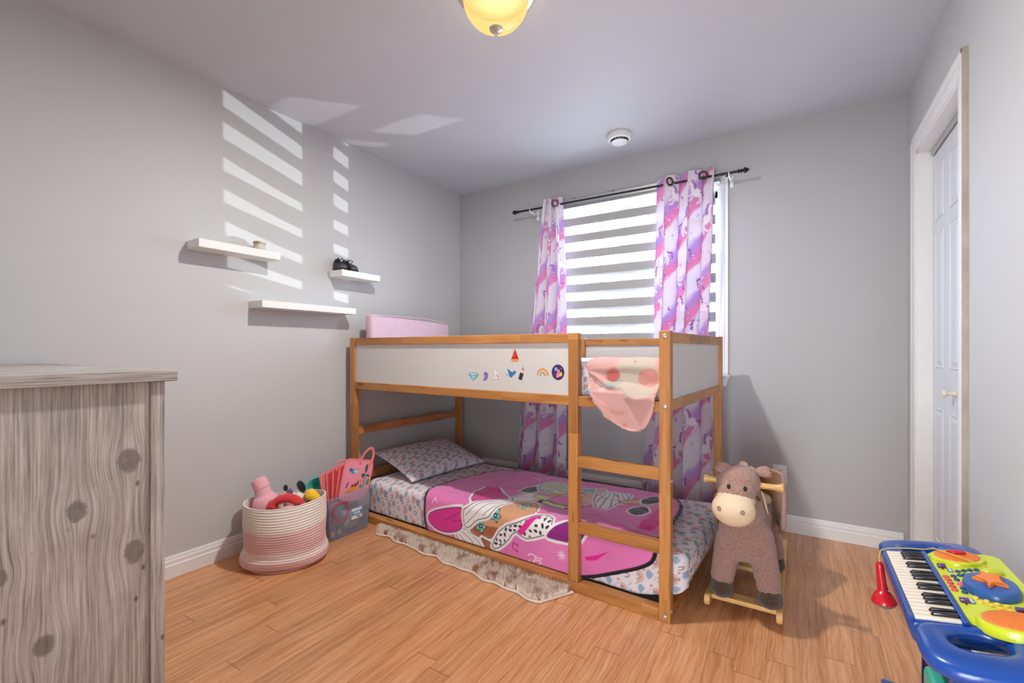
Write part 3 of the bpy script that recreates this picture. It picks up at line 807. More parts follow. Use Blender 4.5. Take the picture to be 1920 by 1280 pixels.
# white boards
pf = bpart('board', (PO, 0.014, 0.877), (1.592, 0.020, 1.115), M['panel'], bev=0, grain=False, label='white front board with stickers')
for lo, hi in (((PO, BW - 0.020, 0.877), (BL - PO, BW - 0.014, 1.112)), ((0.014, PO, 0.880), (0.020, BW - PO, 1.112)), ((BL - 0.020, PO, 0.880), (BL - 0.014, BW - PO, 1.112))):
    bpart('board', lo, hi, M['panel'], bev=0, grain=False, label='white board')
bpart('slatted_base', (PO, 0.040, 0.845), (BL - PO, BW - 0.040, 0.859), M['pine'])
M['slat_dark'] = plain('dark_base_cloth', S(84, 80, 86), 0.9)
bpart('lower_base', (PO, 0.052, 0.012), (BL - PO, BW - 0.040, 0.040), M['slat_dark'], grain=False, label='dark lower base')
# bolts
def bolt(p, axis):
    bm = new(); R = Matrix.Rotation(PI / 2, 4, 'X') if axis == 'y' else Matrix.Rotation(PI / 2, 4, 'Y')
    lathe(bm, [(0, -0.001), (0.0088, -0.001), (0.0088, 0.0012), (0.007, 0.0026), (0.0035, 0.0026), (0.0033, 0.0008), (0, 0.0008)], 18, Matrix.Translation(p) @ R)
    part('bolt', bm, M['steel'], bed, True)
for z in (1.138, 0.858, 0.022): bolt((BL - 0.022, -0.0004, z), 'y')
bolt((BL + 0.0004, 0.022, 0.560), 'x'); bolt((BL + 0.0004, 0.014, 0.045), 'x'); bolt((BL + 0.0004, BW - 0.02, 0.868), 'x')

# ---- stickers on the front board (sub-parts of the board)
def flat(name, parent, layers, o, ux, uy, label=None, t0=0.0006, world=False):
    """a sticker: coloured polygons stacked a hair apart, one mesh with one material per colour"""
    bm = new(); mats = []; idx = []
    for i, (pts, c) in enumerate(layers):
        before = len(bm.faces)
        prism(bm, pts, Vector(o) - Vector(ux).cross(Vector(uy)) * (-0.0001 * 0) , ux, uy, t0 + 0.00022 * i)
        bm.faces.ensure_lookup_table()
        if c not in mats: mats.append(c)
        for f in bm.faces[before:]: f.material_index = mats.index(c)
    me = mesh_from(bm, name)
    for c in mats: me.materials.append(CM(c))
    return part(name, me, None, parent, label=label, world=world)
CMC = {}
def CM(c):
    if c not in CMC: CMC[c] = plain('sticker_%s' % len(CMC), S(*c), 0.4)
    return CMC[c]
def ell(cx, cy, rx, ry, n=20, a0=0, a1=360): return [(cx + rx * math.cos(math.radians(a0 + (a1 - a0) * i / n)), cy + ry * math.sin(math.radians(a0 + (a1 - a0) * i / n))) for i in range(n + (0 if a1 - a0 == 360 else 1))]
def arcband(cx, cy, r0, r1, n=16): return ell(cx, cy, r1, r1, n, 0, 180) + ell(cx, cy, r0, r0, n, 0, 180)[::-1]
def stk(name, x, z, layers, sc=1.0, rot=0.0):
    ca, sa = math.cos(rot) * sc, math.sin(rot) * sc
    L = [([(p[0] * ca - p[1] * sa, p[0] * sa + p[1] * ca) for p in pts], c) for pts, c in layers]
    flat(name, pf, L, (x, 0.0139, z), (1, 0, 0), (0, 0, 1))
mm = 0.001
def P_(*a): return [(a[i] * mm, a[i + 1] * mm) for i in range(0, len(a), 2)]
stk('pizza_sticker', 1.293, 1.058, [(P_(0, 32, -24, -20, -24, -28, -14, -32, 14, -32, 24, -28, 24, -20), (222, 150, 92)), (P_(0, 30, -21, -20, 21, -20), (196, 50, 44)), (P_(-22, -21, -21, -28, -12, -31, 12, -31, 21, -28, 22, -21), (232, 158, 84)),
    (ell(0, 14 * mm, 3 * mm, 3 * mm, 10), (150, 26, 34)), (ell(-6 * mm, -4 * mm, 4 * mm, 4 * mm, 10), (226, 110, 60)), (ell(7 * mm, -10 * mm, 4 * mm, 4 * mm, 10), (150, 26, 34)), (ell(-9 * mm, -15 * mm, 3 * mm, 3 * mm, 10), (160, 30, 36))])
stk('diamond_sticker', 1.029, 0.943, [(P_(-36, 10, -20, 22, 20, 22, 36, 10, 0, -22), (70, 150, 158)), (P_(-32, 9, -18, 19, 18, 19, 32, 9), (176, 214, 218)), (P_(-30, 6, 30, 6, 0, -19), (120, 190, 196)), (P_(-10, 6, 10, 6, 0, -17), (160, 218, 220)), (P_(-18, 18, -8, 7, 0, 18), (222, 236, 236))])
stk('narwhal_sticker', 1.110, 0.950, [(chaikin(P_(-4, 22, 12, 16, 17, -2, 8, -20, -2, -24, -12, -10, -14, 10)), (136, 104, 170)), (P_(2, 20, 5, 34, 7, 19), (196, 178, 206)), (P_(-10, -14, -16, -26, -4, -24), (96, 84, 130)), (chaikin(P_(-10, 6, -4, 8, -4, -12, -10, -10)), (190, 170, 206)), (ell(4 * mm, 8 * mm, 2 * mm, 2 * mm, 8), (44, 36, 60))])
stk('flamingo_sticker', 1.175, 0.957, [(chaikin(P_(-28, -24, 28, -24, 24, -14, 6, -10, -24, -14)), (232, 190, 188)), (chaikin(P_(-18, -18, 14, -18, 10, -12, -14, -12)), (244, 236, 232)), (chaikin(P_(-16, 22, -4, 26, 4, 18, 6, 4, 14, -10, 8, -16, -4, -4, -4, 12, -10, 16)), (242, 234, 234)), (P_(-18, 20, -14, 24, -8, 22), (120, 90, 110)), (P_(8, 2, 14, -10, 10, -12, 6, -2), (130, 90, 104)), (P_(-4, 26, 2, 24, 4, 18), (196, 136, 146))])
stk('whale_sticker', 1.268, 0.969, [(chaikin(P_(-24, 24, 0, 8, 12, 2, 16, 12, 32, 10, 26, -4, 14, -10, 2, -24, -10, -16, -22, 4), 1), (52, 118, 176)), (chaikin(P_(-30, 10, -24, 22, -16, 2, -8, -18, -22, -4), 1), (206, 220, 228)), (P_(-30, -4, -26, -10, -18, -12), (120, 116, 124))])
stk('lipstick_sticker', 1.335, 0.970, [(P_(-13, -36, 9, -36, 9, 0, -13, 0), (48, 44, 52)), (P_(-8, 0, 4, 0, 4, 12, -8, 12), (214, 206, 204)), (P_(-7, 12, 3, 12, 3, 26, -7, 34), (196, 128, 150))], 0.95, -0.32)
stk('rainbow_sticker', 1.451, 0.966, [(arcband(0, -2 * mm, 24 * mm, 33 * mm), (222, 138, 112)), (arcband(0, -2 * mm, 18 * mm, 24.5 * mm), (232, 180, 140)), (arcband(0, -2 * mm, 12.5 * mm, 18.5 * mm), (200, 196, 150)), (arcband(0, -2 * mm, 7.5 * mm, 13 * mm), (96, 138, 122)), (ell(0, -2 * mm, 7.6 * mm, 7.6 * mm, 12, 0, 180), (232, 240, 240))])
stk('round_unicorn_sticker', 1.533, 0.980, [(ell(0, 0, 33 * mm, 36 * mm, 32), (62, 46, 92)), (ell(-10 * mm, 14 * mm, 9 * mm, 9 * mm, 14), (150, 160, 214)), (chaikin(P_(-12, -26, -4, 2, 2, 16, 12, 8, 6, -4, 8, -22, 0, -24)), (226, 130, 172)), (chaikin(P_(4, -20, 20, -18, 24, -2, 12, 2, 8, -8)), (226, 196, 80)), (ell(-16 * mm, -10 * mm, 2.5 * mm, 2.5 * mm, 8), (214, 120, 170)), (ell(16 * mm, 18 * mm, 2 * mm, 2 * mm, 8), (200, 196, 226))])

# ---- printed sheets: rainbows, clouds, arches and stars
def sheet_color(P, base=(226, 220, 226), cell=0.115):
    C = np.repeat(Sv(*base)[None], len(P), 0)
    def loc(cx, cy):
        q = P / cell - np.array([cx, cy]); q = (q - np.floor(q + 0.5)) * cell
        return q
    BLUE, SAL, PEA, NAV, ORA, GRY = Sv(148, 170, 194), Sv(214, 142, 122), Sv(232, 190, 168), Sv(58, 66, 104), Sv(206, 128, 84), Sv(140, 140, 156)
    for cx, cy, r in ((0.2, 0.2, 1.0), (0.70, 0.72, 0.95)):
        q = loc(cx, cy); d = np.hypot(q[:, 0], q[:, 1] * 0.95); low = np.maximum(-q[:, 0] - 0.002, 0)
        d2 = np.where(q[:, 0] > 0, d, np.hypot(np.abs(q[:, 1]), 0) + 0 * d)
        band_ = np.where(q[:, 0] > -0.007, np.where(q[:, 0] > 0, d, np.abs(q[:, 1])), 9)
        for rr, w, c in ((0.0185, 0.0012, GRY), (0.0150, 0.0024, PEA), (0.0105, 0.0022, SAL), (0.0055, 0.0013, NAV)):
            lay(C, np.abs(band_ - rr * r) - w, c, 0.0022)
    for cx, cy, s in ((0.52, 0.30, 1.0), (0.98, 0.62, 1.05), (0.28, 0.86, 0.9)):
        q = loc(cx, cy)
        d = np.minimum.reduce([np.hypot(q[:, 0] - a * s, q[:, 1] - b * s) - r_ * s for a, b, r_ in ((0, -0.009, 0.0075), (0.003, 0, 0.0105), (-0.001, 0.009, 0.0075), (-0.003, -0.002, 0.008), (-0.003, 0.004, 0.008))])
        lay(C, d, BLUE, 0.003)
    for cx, cy in ((0.86, 0.16), (0.42, 0.58), (0.06, 0.46)):
        q = loc(cx, cy); b = np.where(q[:, 0] > -0.009, np.where(q[:, 0] > 0, np.hypot(q[:, 0], q[:, 1]), np.abs(q[:, 1])), 9)
        lay(C, np.abs(b - 0.0062) - 0.0015, NAV, 0.0022)
        lay(C, np.abs(b - 0.0125) - 0.0010, PEA, 0.002)
    for cx, cy in ((0.36, 0.42), (0.80, 0.40), (0.10, 0.70), (0.58, 0.96)):
        q = loc(cx, cy); an = np.arctan2(q[:, 1], q[:, 0]); lay(C, np.hypot(q[:, 0], q[:, 1]) - 0.0058 * (0.75 + 0.3 * np.cos(5 * an)), ORA, 0.0025)
    for cx, cy in ((0.62, 0.12), (0.64, 0.50), (0.90, 0.88), (0.14, 0.98), (0.46, 0.76)):
        for k_ in range(3):
            q = loc(cx + 0.05 * k_, cy + 0.045 * k_); lay(C, np.hypot(q[:, 0] * 0.5, q[:, 1] * 1.4) - 0.0016, GRY, 0.002)
    return C
M['sheet'] = vcol('printed_sheet', 0.85, weave=0.08, wscale=420)

def mattress_mesh(name, lo, hi, r, step, colfun, bulge=0.001, wr=0.002, mod=None):
    """soft slab: five faces of a rounded box as one grid running under-front-top-back, plus end grids"""
    bm_parts = []
    L, Wd, Hh = (hi[i] - lo[i] for i in range(3))
    sec = []                                            # cross section in (y, z), arc length
    n = lambda d: max(2, int(d / step))
    def seg(a, b): return [(a[0] + (b[0] - a[0]) * t, a[1] + (b[1] - a[1]) * t) for t in np.linspace(0, 1, n(math.dist(a, b)))[:-1]]
    def arc(c, a0, a1): return [(c[0] + r * math.cos(a), c[1] + r * math.sin(a)) for a in np.linspace(a0, a1, max(6, n(r * 1.57)))[:-1]]
    y0, y1, z0, z1 = lo[1], hi[1], lo[2], hi[2]; rb = r * 0.6
    sec += seg((y0 + 0.10, z0), (y0 + 0.012, z0)) + [(y0 + 0.012, z0), (y0 + 0.004, z0 + 0.003)] + seg((y0, z0 + 0.012), (y0, z1 - r)) + arc((y0 + r, z1 - r), PI, PI / 2)
    sec += seg((y0 + r, z1), (y1 - r, z1)) + arc((y1 - r, z1 - r), PI / 2, 0) + seg((y1, z1 - r), (y1, z0 + r)) + [(y1, z0 + r)]
    sec = np.array(sec); al = np.concatenate([[0], np.cumsum(np.hypot(*np.diff(sec, axis=0).T))])
    nx = n(L)
    xs = np.linspace(lo[0], hi[0], nx)
    # ends are rounded by shrinking the section towards its middle over the last r
    cy, cz = (y0 + y1) / 2, (z0 + z1) / 2
    endr = r
    xr_ = np.concatenate([lo[0] + endr * (1 - np.cos(np.linspace(0, PI / 2, 9)[:-1])), np.linspace(lo[0] + endr, hi[0] - endr, nx), hi[0] - endr * (1 - np.cos(np.linspace(PI / 2, 0, 9)[1:]))])
    inset = np.zeros_like(xr_)
    m = xr_ < lo[0] + endr; inset[m] = endr - np.sqrt(np.maximum(endr ** 2 - (lo[0] + endr - xr_[m]) ** 2, 0))
    m = xr_ > hi[0] - endr; inset[m] = endr - np.sqrt(np.maximum(endr ** 2 - (xr_[m] - hi[0] + endr) ** 2, 0))
    S_ = np.broadcast_to(sec[None], (len(xr_), len(sec), 2)).copy()
    # outward direction of the section
    d = np.gradient(sec, axis=0); nrm = np.stack([-d[:, 1], d[:, 0]], 1); nrm /= np.linalg.norm(nrm, axis=1)[:, None]
    ctr = np.array([cy, cz]); sg = np.sign(((sec - ctr) * nrm).sum(1))[:, None]; nrm = nrm * np.where(sg == 0, 1, sg)
    S_ -= nrm[None] * inset[:, None, None]
    X = np.broadcast_to(xr_[:, None], S_.shape[:2])
    w = wr * (vnoise(X * 1.0, al[None] + 0 * X, 7, 3) - 0.5) * 2 + 0.5 * wr * (vnoise(X + 3, al[None] * 0.5 + 0 * X, 26, 4) - 0.5) * 2
    w = w + bulge * np.where(np.abs(sec[:, 0] - y0) < r, np.sin(np.clip((sec[:, 1] - z0) / Hh, 0, 1) * PI), 0)[None]
    S_ += nrm[None] * w[..., None]
    Pm = np.stack([X, S_[..., 0], S_[..., 1]], -1)
    # arc length also runs round the end
    C = colfun(np.stack([X.ravel(), np.broadcast_to(al[None], X.shape).ravel()], 1))
    if mod is not None: Pm = mod(Pm)
    body = grid_mesh(name, Pm, C)
    caps = []
    for e, x in ((0, lo[0]), (-1, hi[0])):
        ring = Pm[e]; k0 = 0
        ring = np.concatenate([ring[:], ring[:1]], 0)[:-1]
        nt = max(4, int(Wd * 0.5 / step / 2)); t = np.linspace(0, 1, 48)[:, None, None]
        cen = np.array([x + (0.010 if e == -1 else -0.004), cy, cz])
        # straight strip between the lower and upper outline keeps the print undistorted
        half = len(ring) // 2
        lo_r = ring[:, :]; 
        zz = np.linspace(0.02, 0.98, max(8, int(Hh / step)))
        yy = np.linspace(y0 + inset[e] + 0.002, y1 - inset[e] - 0.002, max(8, int(Wd / step)))
        ztop = z1 - inset[e]; zbot = z0 + inset[e]
        Y, Z = np.meshgrid(yy, zbot + (ztop - zbot) * np.linspace(0, 1, len(zz)), indexing='ij')
        bl_ = np.sin(np.clip((Z - zbot) / (ztop - zbot), 0, 1) * PI) * np.sin(np.clip((Y - yy[0]) / (yy[-1] - yy[0]), 0, 1) * PI) ** 0.5
        Xc = x + (1 if e == -1 else -1) * (bl_ * 0.012 + 0.003 * (vnoise(Y, Z, 9, 8) - 0.5))
        Pc = np.stack([Xc, Y, Z], -1)
        if mod is not None: Pc = mod(Pc)
        caps.append(grid_mesh('cap', Pc, colfun(np.stack([(z1 - Z).ravel() + x, Y.ravel()], 1))))
    bm = new()
    for me in [body] + caps: bm.from_mesh(me)
    for me in caps + [body]: pass
    out = bpy.data.meshes.new(name); bm.to_mesh(out); bm.free()
    out.polygons.foreach_set('use_smooth', [True] * len(out.polygons))
    return out
def foot_lift(P):
    """the foot end rides up on the end rail"""
    t = np.clip((P[..., 0] - 1.86) / 0.23, 0, 1); lowpart = np.clip((0.25 - P[..., 2]) / 0.20, 0, 1)
    P = P.copy(); P[..., 2] += (t ** 1.5) * (0.048 * lowpart + 0.012); return P
mt = thing('mattress', 'lower bunk mattress in white sheet printed with rainbows and blue clouds', 'mattress', BO, BA, group=None)
part('fitted_sheet', mattress_mesh('fitted_sheet', (0.10, 0.053, 0.0475), (2.092, 0.845, 0.248), 0.045, 0.0036, lambda P: sheet_color(P * 0.80), mod=foot_lift), M['sheet'], mt)
mt.location = BO
# loose fold of sheet lying along the foot of the mattress
um = thing('mattress', 'upper bunk mattress in a pale patterned sheet, under the fleece blanket', 'mattress', BO, BA)
part('fitted_sheet', mattress_mesh('fitted_sheet', (0.060, 0.060, 0.866), (1.985, 0.985, 1.030), 0.030, 0.008, lambda P: sheet_color(P * 0.85, (236, 234, 240))), M['sheet'], um)

# pillow on the lower bunk
def pillow(Lx, Ly, Hh, step, seed):
    nx, ny = int(Lx / step), int(Ly / step)
    u = np.linspace(-1, 1, nx)[:, None]; v = np.linspace(-1, 1, ny)[None, :]
    uu, vv = u + 0 * v, v + 0 * u
    t = (1 - np.abs(uu) ** 2.6) * (1 - np.abs(vv) ** 2.6); t = np.clip(t, 0, 1) ** 0.55
    pinch = 1 - 0.07 * (1 - np.abs(vv) ** 2) * np.abs(uu) ** 3; pinch2 = 1 - 0.08 * (1 - np.abs(uu) ** 2) * np.abs(vv) ** 3
    X = uu * Lx / 2 * pinch; Y = vv * Ly / 2 * pinch2
    wr = 0.006 * (vnoise(uu + 2, vv + 2, 4, seed) - 0.5) + 0.004 * (vnoise(uu * 2 + 5, vv * 0.6 + 2, 7, seed + 1) - 0.5)
    top = np.stack([X, Y, t * Hh / 2 + wr * t], -1); bot = np.stack([X, Y, -t * Hh / 2 * 0.8], -1)
    cp = np.stack([X.ravel(), Y.ravel()], 1)
    a = grid_mesh('a', top, sheet_color(cp + 5, (222, 218, 228), 0.10)); b = grid_mesh('b', bot[::-1], sheet_color(cp[::-1] + 9, (222, 218, 228), 0.10))
    bm = new(); bm.from_mesh(a); bm.from_mesh(b); bmesh.ops.remove_doubles(bm, verts=bm.verts, dist=0.0008)
    me = bpy.data.meshes.new('pillow'); bm.to_mesh(me); bm.free()
    me.polygons.foreach_set('use_smooth', [True] * len(me.polygons)); return me
pw = thing('pillow', 'pillow in rainbow and cloud pillowcase leaning at the head of the lower bunk', 'pillow', BO, BA)
pm = pillow(0.44, 0.66, 0.115, 0.0036, 11)
pm.transform(Matrix.Translation((0.262, 0.475, 0.330)) @ Matrix.Rotation(math.radians(16), 4, 'Y') @ Matrix.Rotation(math.radians(-5), 4, 'Z') @ Matrix.Rotation(math.radians(2), 4, 'X'))
part('pillowcase', pm, M['sheet'], pw)

# ---- pink blanket on the lower bunk (plain shapes in the photo's colours)
BLK_OUT = [(0.640, 0.06), (0.612, 0.20), (0.650, 0.36), (0.690, 0.60), (0.735, 0.70), (0.95, 0.735), (1.154, 0.73), (1.45, 0.775), (1.70, 0.795), (1.87, 0.735), (1.945, 0.60), (1.962, 0.42), (1.985, 0.20), (1.985, 0.02), (1.93, -0.03), (1.795, -0.085), (1.67, -0.135), (1.50, -0.180), (1.388, -0.192), (1.112, -0.192), (0.90, -0.192), (0.75, -0.192), (0.665, -0.165), (0.630, -0.08)]
def blanket_color(P, out):
    PINK, HOT, BLACK, WHITE, TAN, BRN, TEAL, NAVY, PUR, YEL = Sv(226, 122, 184), Sv(222, 34, 146), Sv(26, 20, 26), Sv(238, 232, 234), Sv(214, 156, 118), Sv(166, 96, 52), Sv(112, 206, 196), Sv(52, 54, 76), Sv(150, 34, 136), Sv(226, 222, 132)
    n_ = (vnoise(P[:, 0] + 4, P[:, 1] + 4, 9, 21) - 0.5)[:, None]
    C = np.repeat(PINK[None], len(P), 0) * (1 + 0.16 * n_)
    def blobp(pts, c, line=0.0045, white=0.016, k=1):
        sd = sd_poly(P, chaikin(pts, k))
        if white: lay(C, sd - white, WHITE, 0.004)
        if line: lay(C, sd - line, BLACK, 0.003)
        lay(C, sd, c, 0.003); return sd
    def strokes(lines, w, c):
        for l in lines: lay(C, sd_line(P, l) - w, c, 0.003)
    # curling ribbon band in white with black strands
    w2 = [(0.876, -0.102), (0.931, -0.074), (0.972, -0.076), (1.057, -0.092), (1.114, -0.149), (1.102, -0.186), (1.025, -0.190), (0.918, -0.166)]
    blobp(w2, WHITE)
    strokes([[(0.93, -0.09), (0.99, -0.12), (1.03, -0.165)], [(0.97, -0.085), (1.03, -0.11), (1.08, -0.16)], [(0.905, -0.11), (0.95, -0.14), (0.99, -0.18)]], 0.0016, BLACK)
    # tan patch with two teal flowers
    blobp([(0.972, -0.076), (1.025, -0.003), (1.114, 0.035), (1.146, 0.108), (1.178, 0.186), (1.295, 0.24), (1.361, 0.087), (1.322, 0.052), (1.194, -0.003), (1.146, -0.072), (1.057, -0.092)], TAN)
    lay(C, sd_poly(P, chaikin([(0.975, -0.07), (1.03, -0.03), (1.12, -0.02), (1.19, -0.012), (1.15, -0.07), (1.06, -0.09)])), BRN, 0.004)
    for cx, cy, r in ((1.055, -0.032, 0.034), (1.150, 0.040, 0.030), (1.262, 0.150, 0.036)):
        q = P - np.array([cx, cy]); an = np.arctan2(q[:, 1], q[:, 0]); d = np.hypot(q[:, 0], q[:, 1])
        lay(C, d - r * (0.80 + 0.26 * np.cos(5 * an)) - 0.004, BLACK, 0.003); lay(C, d - r * (0.74 + 0.24 * np.cos(5 * an)), TEAL, 0.003); lay(C, d - r * 0.42, NAVY, 0.003); lay(C, d - r * 0.12, WHITE, 0.003)
    blobp([(1.057, -0.092), (1.076, -0.118), (1.108, -0.165), (1.146, -0.146), (1.139, -0.108), (1.089, -0.1)], BRN)
    # spotted band with a pink sash
    leo = [(1.194, -0.007), (1.323, 0.048), (1.387, 0.09), (1.448, 0.116), (1.486, 0.032), (1.351, -0.03), (1.312, -0.025), (1.271, -0.005), (1.224, -0.074), (1.152, -0.13), (1.127, -0.116)]
    sd = blobp(leo, WHITE)
    q = P / 0.030; ci = np.floor(q); jit = np.stack([vnoise(ci[:, 0] + 9, ci[:, 1] + 9, 1.7, 31), vnoise(ci[:, 0] + 5, ci[:, 1] + 7, 1.7, 33)], 1)
    f = (q - ci - 0.5 - (jit - 0.5) * 0.5); an = np.arctan2(f[:, 1], f[:, 0])
    ro = 6.3 * jit[:, 0]; fa, fb = f[:, 0] * np.cos(ro) + f[:, 1] * np.sin(ro), -f[:, 0] * np.sin(ro) + f[:, 1] * np.cos(ro)
    spots = (np.hypot(fa, fb * 1.7) - 0.36 - 0.1 * (jit[:, 1] - 0.5)) * 0.03
    lay(C, np.maximum(spots, sd + 0.003), BLACK, 0.003)
    lay(C, np.maximum(sd_poly(P, [(1.265, -0.03), (1.372, 0.09), (1.405, 0.09), (1.317, -0.02)]), sd + 0.002), HOT, 0.003)
    sdl = blobp([(1.454, 0.012), (1.504, 0.064), (1.60, 0.115), (1.66, 0.07), (1.62, 0.01), (1.47, 0.001)], PUR, 0.003)
    lay(C, np.maximum(np.abs(np.mod(P[:, 0] + P[:, 1], 0.018) - 0.009) - 0.003, sdl + 0.004), Sv(96, 16, 92), 0.003)
    # hot pink bow
    blobp([(0.667, -0.071), (0.693, -0.030), (0.833, 0.020), (0.945, 0.040), (0.931, -0.069), (0.869, -0.106), (0.776, -0.124), (0.701, -0.107)], HOT)
    blobp([(0.956, 0.069), (0.882, 0.225), (0.915, 0.338), (1.098, 0.228), (1.117, 0.192), (1.015, 0.111)], HOT)
    strokes([[(0.94, 0.03), (0.86, -0.02), (0.79, -0.06)], [(0.93, -0.03), (0.86, -0.05)], [(0.97, 0.10), (0.95, 0.2), (0.93, 0.27)], [(0.99, 0.12), (1.02, 0.18)]], 0.003, Sv(170, 16, 110))
    # scalloped white frill
    sdf = blobp([(0.931, 0.025), (0.972, 0.048), (1.138, 0.216), (1.174, 0.183), (1.146, 0.091), (1.114, 0.035), (1.089, 0.018), (1.025, -0.003), (0.972, -0.06), (0.945, -0.056)], WHITE)
    lay(C, np.maximum(np.abs(np.mod(P[:, 0] * 0.7 - P[:, 1] * 0.7, 0.034) - 0.017) - 0.0016, sdf + 0.012), BLACK, 0.003)
    # striped ribbon, navy leaves and pale strip
    blobp([(1.118, 0.247), (1.208, 0.35), (1.275, 0.28), (1.171, 0.17)], WHITE)
    blobp([(1.116, 0.307), (1.088, 0.417), (1.142, 0.477), (1.149, 0.599), (1.172, 0.615), (1.18, 0.388)], NAVY)
    sds = blobp([(1.142, 0.477), (1.149, 0.599), (1.215, 0.635), (1.36, 0.60), (1.42, 0.46), (1.269, 0.405), (1.189, 0.421)], TEAL)
    st = np.mod(P[:, 1] * 0.95 - P[:, 0] * 0.25 + 0.02 * np.sin(P[:, 0] * 30), 0.06) / 0.06
    lay(C, np.maximum(np.abs(st - 0.25) * 0.06 - 0.011, sds + 0.003), YEL, 0.003); lay(C, np.maximum(np.abs(st - 0.8) * 0.06 - 0.008, sds + 0.003), Sv(240, 180, 210), 0.003)
    strokes([[(1.273, 0.375), (1.312, 0.423), (1.40, 0.52)]], 0.022, BLACK); strokes([[(1.273, 0.375), (1.312, 0.423), (1.40, 0.52)]], 0.018, TAN)
    blobp([(1.21, 0.30), (1.25, 0.36), (1.29, 0.35), (1.27, 0.29)], YEL)
    strokes([[(1.300, 0.275), (1.363, 0.255), (1.43, 0.262), (1.48, 0.31)]], 0.030, BLACK); strokes([[(1.300, 0.285), (1.363, 0.265), (1.43, 0.272), (1.47, 0.31)]], 0.010, YEL); strokes([[(1.305, 0.262), (1.363, 0.243), (1.43, 0.250)]], 0.007, WHITE)
    blobp([(1.37, 0.591), (1.442, 0.655), (1.456, 0.586), (1.398, 0.557)], TEAL); blobp([(1.438, 0.66), (1.50, 0.655), (1.477, 0.59)], Sv(232, 176, 120))
    # pleated white fan shapes
    blobp([(1.416, 0.496), (1.472, 0.576), (1.514, 0.446), (1.507, 0.368), (1.487, 0.354)], Sv(236, 190, 160))
    sdr = blobp([(1.514, 0.446), (1.479, 0.56), (1.531, 0.638), (1.642, 0.654), (1.674, 0.485), (1.634, 0.456), (1.627, 0.347), (1.566, 0.356)], WHITE, k=0)
    a_ = np.arctan2(P[:, 1] - 0.80, P[:, 0] - 1.50)
    lay(C, np.maximum((np.abs(np.mod(a_, 0.11) - 0.055) - 0.008) * 0.3, sdr + 0.002), Sv(70, 66, 80), 0.002)
    strokes([[(1.50, 0.55), (1.55, 0.50), (1.60, 0.51), (1.66, 0.49)], [(1.55, 0.62), (1.60, 0.58), (1.655, 0.57)]], 0.0025, BLACK)
    strokes([[(1.666, 0.506), (1.74, 0.58)]], 0.034, BLACK); strokes([[(1.666, 0.506), (1.74, 0.58)]], 0.028, Sv(226, 176, 150))
    for pts in ([(1.723, 0.592), (1.737, 0.66), (1.783, 0.712), (1.821, 0.587), (1.761, 0.527)], [(1.723, 0.398), (1.736, 0.457), (1.771, 0.499), (1.809, 0.458), (1.812, 0.379), (1.754, 0.354)]):
        sdb = blobp(pts, Sv(30, 28, 36)); lay(C, np.maximum(np.abs(np.mod(P[:, 0] * 0.6 + P[:, 1] * 0.9, 0.026) - 0.013) - 0.0012, sdb + 0.006), Sv(170, 160, 170), 0.002)
    lay(C, sd_poly(P, chaikin([(1.837, 0.25), (1.841, 0.431), (1.851, 0.555), (1.907, 0.43), (1.945, 0.20), (1.839, 0.15)])), HOT, 0.006)
    lay(C, sd_poly(P, [(1.655, -0.038), (1.692, -0.025), (1.773, 0.012), (1.71, -0.041), (1.664, -0.053)]), HOT, 0.004)
    lay(C, sd_poly(P, chaikin([(1.70, 0.08), (1.80, 0.13), (1.83, 0.10), (1.76, 0.06)])), HOT, 0.006)
    # little doodles: letter, note, star
    PAL, DK = Sv(246, 206, 228), Sv(206, 30, 120)
    strokes([[(1.372, -0.150), (1.385, -0.128), (1.398, -0.104), (1.368, -0.098), (1.352, -0.108)], [(1.385, -0.128), (1.418, -0.118), (1.426, -0.128), (1.405, -0.145), (1.372, -0.150), (1.355, -0.143), (1.36, -0.132)], [(1.395, -0.112), (1.43, -0.106)]], 0.0032, PAL)
    strokes([[(1.262, -0.068), (1.262, -0.098), (1.283, -0.104)], [(1.262, -0.068), (1.286, -0.072)]], 0.0032, DK); 
    for p in ((1.288, -0.076), (1.286, -0.106)): lay(C, np.hypot(P[:, 0] - p[0], P[:, 1] - p[1]) - 0.007, DK, 0.003)
    strokes([[(1.537 - 0.022 * math.cos(a), -0.062 - 0.022 * math.sin(a)), (1.537 + 0.022 * math.cos(a), -0.062 + 0.022 * math.sin(a))] for a in (0.3, 1.1, 1.9, 2.7)], 0.0026, PAL)
    strokes([[(0.70, 0.02), (0.72, 0.05), (0.74, 0.03)], [(0.80, 0.60), (0.83, 0.63)], [(1.02, 0.62), (1.08, 0.60), (1.06, 0.65), (1.12, 0.63)]], 0.003, PAL)
    lay(C, -(out + 0.016), BLACK, 0.004)
    return C
bk = thing('blanket', 'pink plush throw with black edge and bow print spread over the lower bunk', 'blanket', BO, BA)
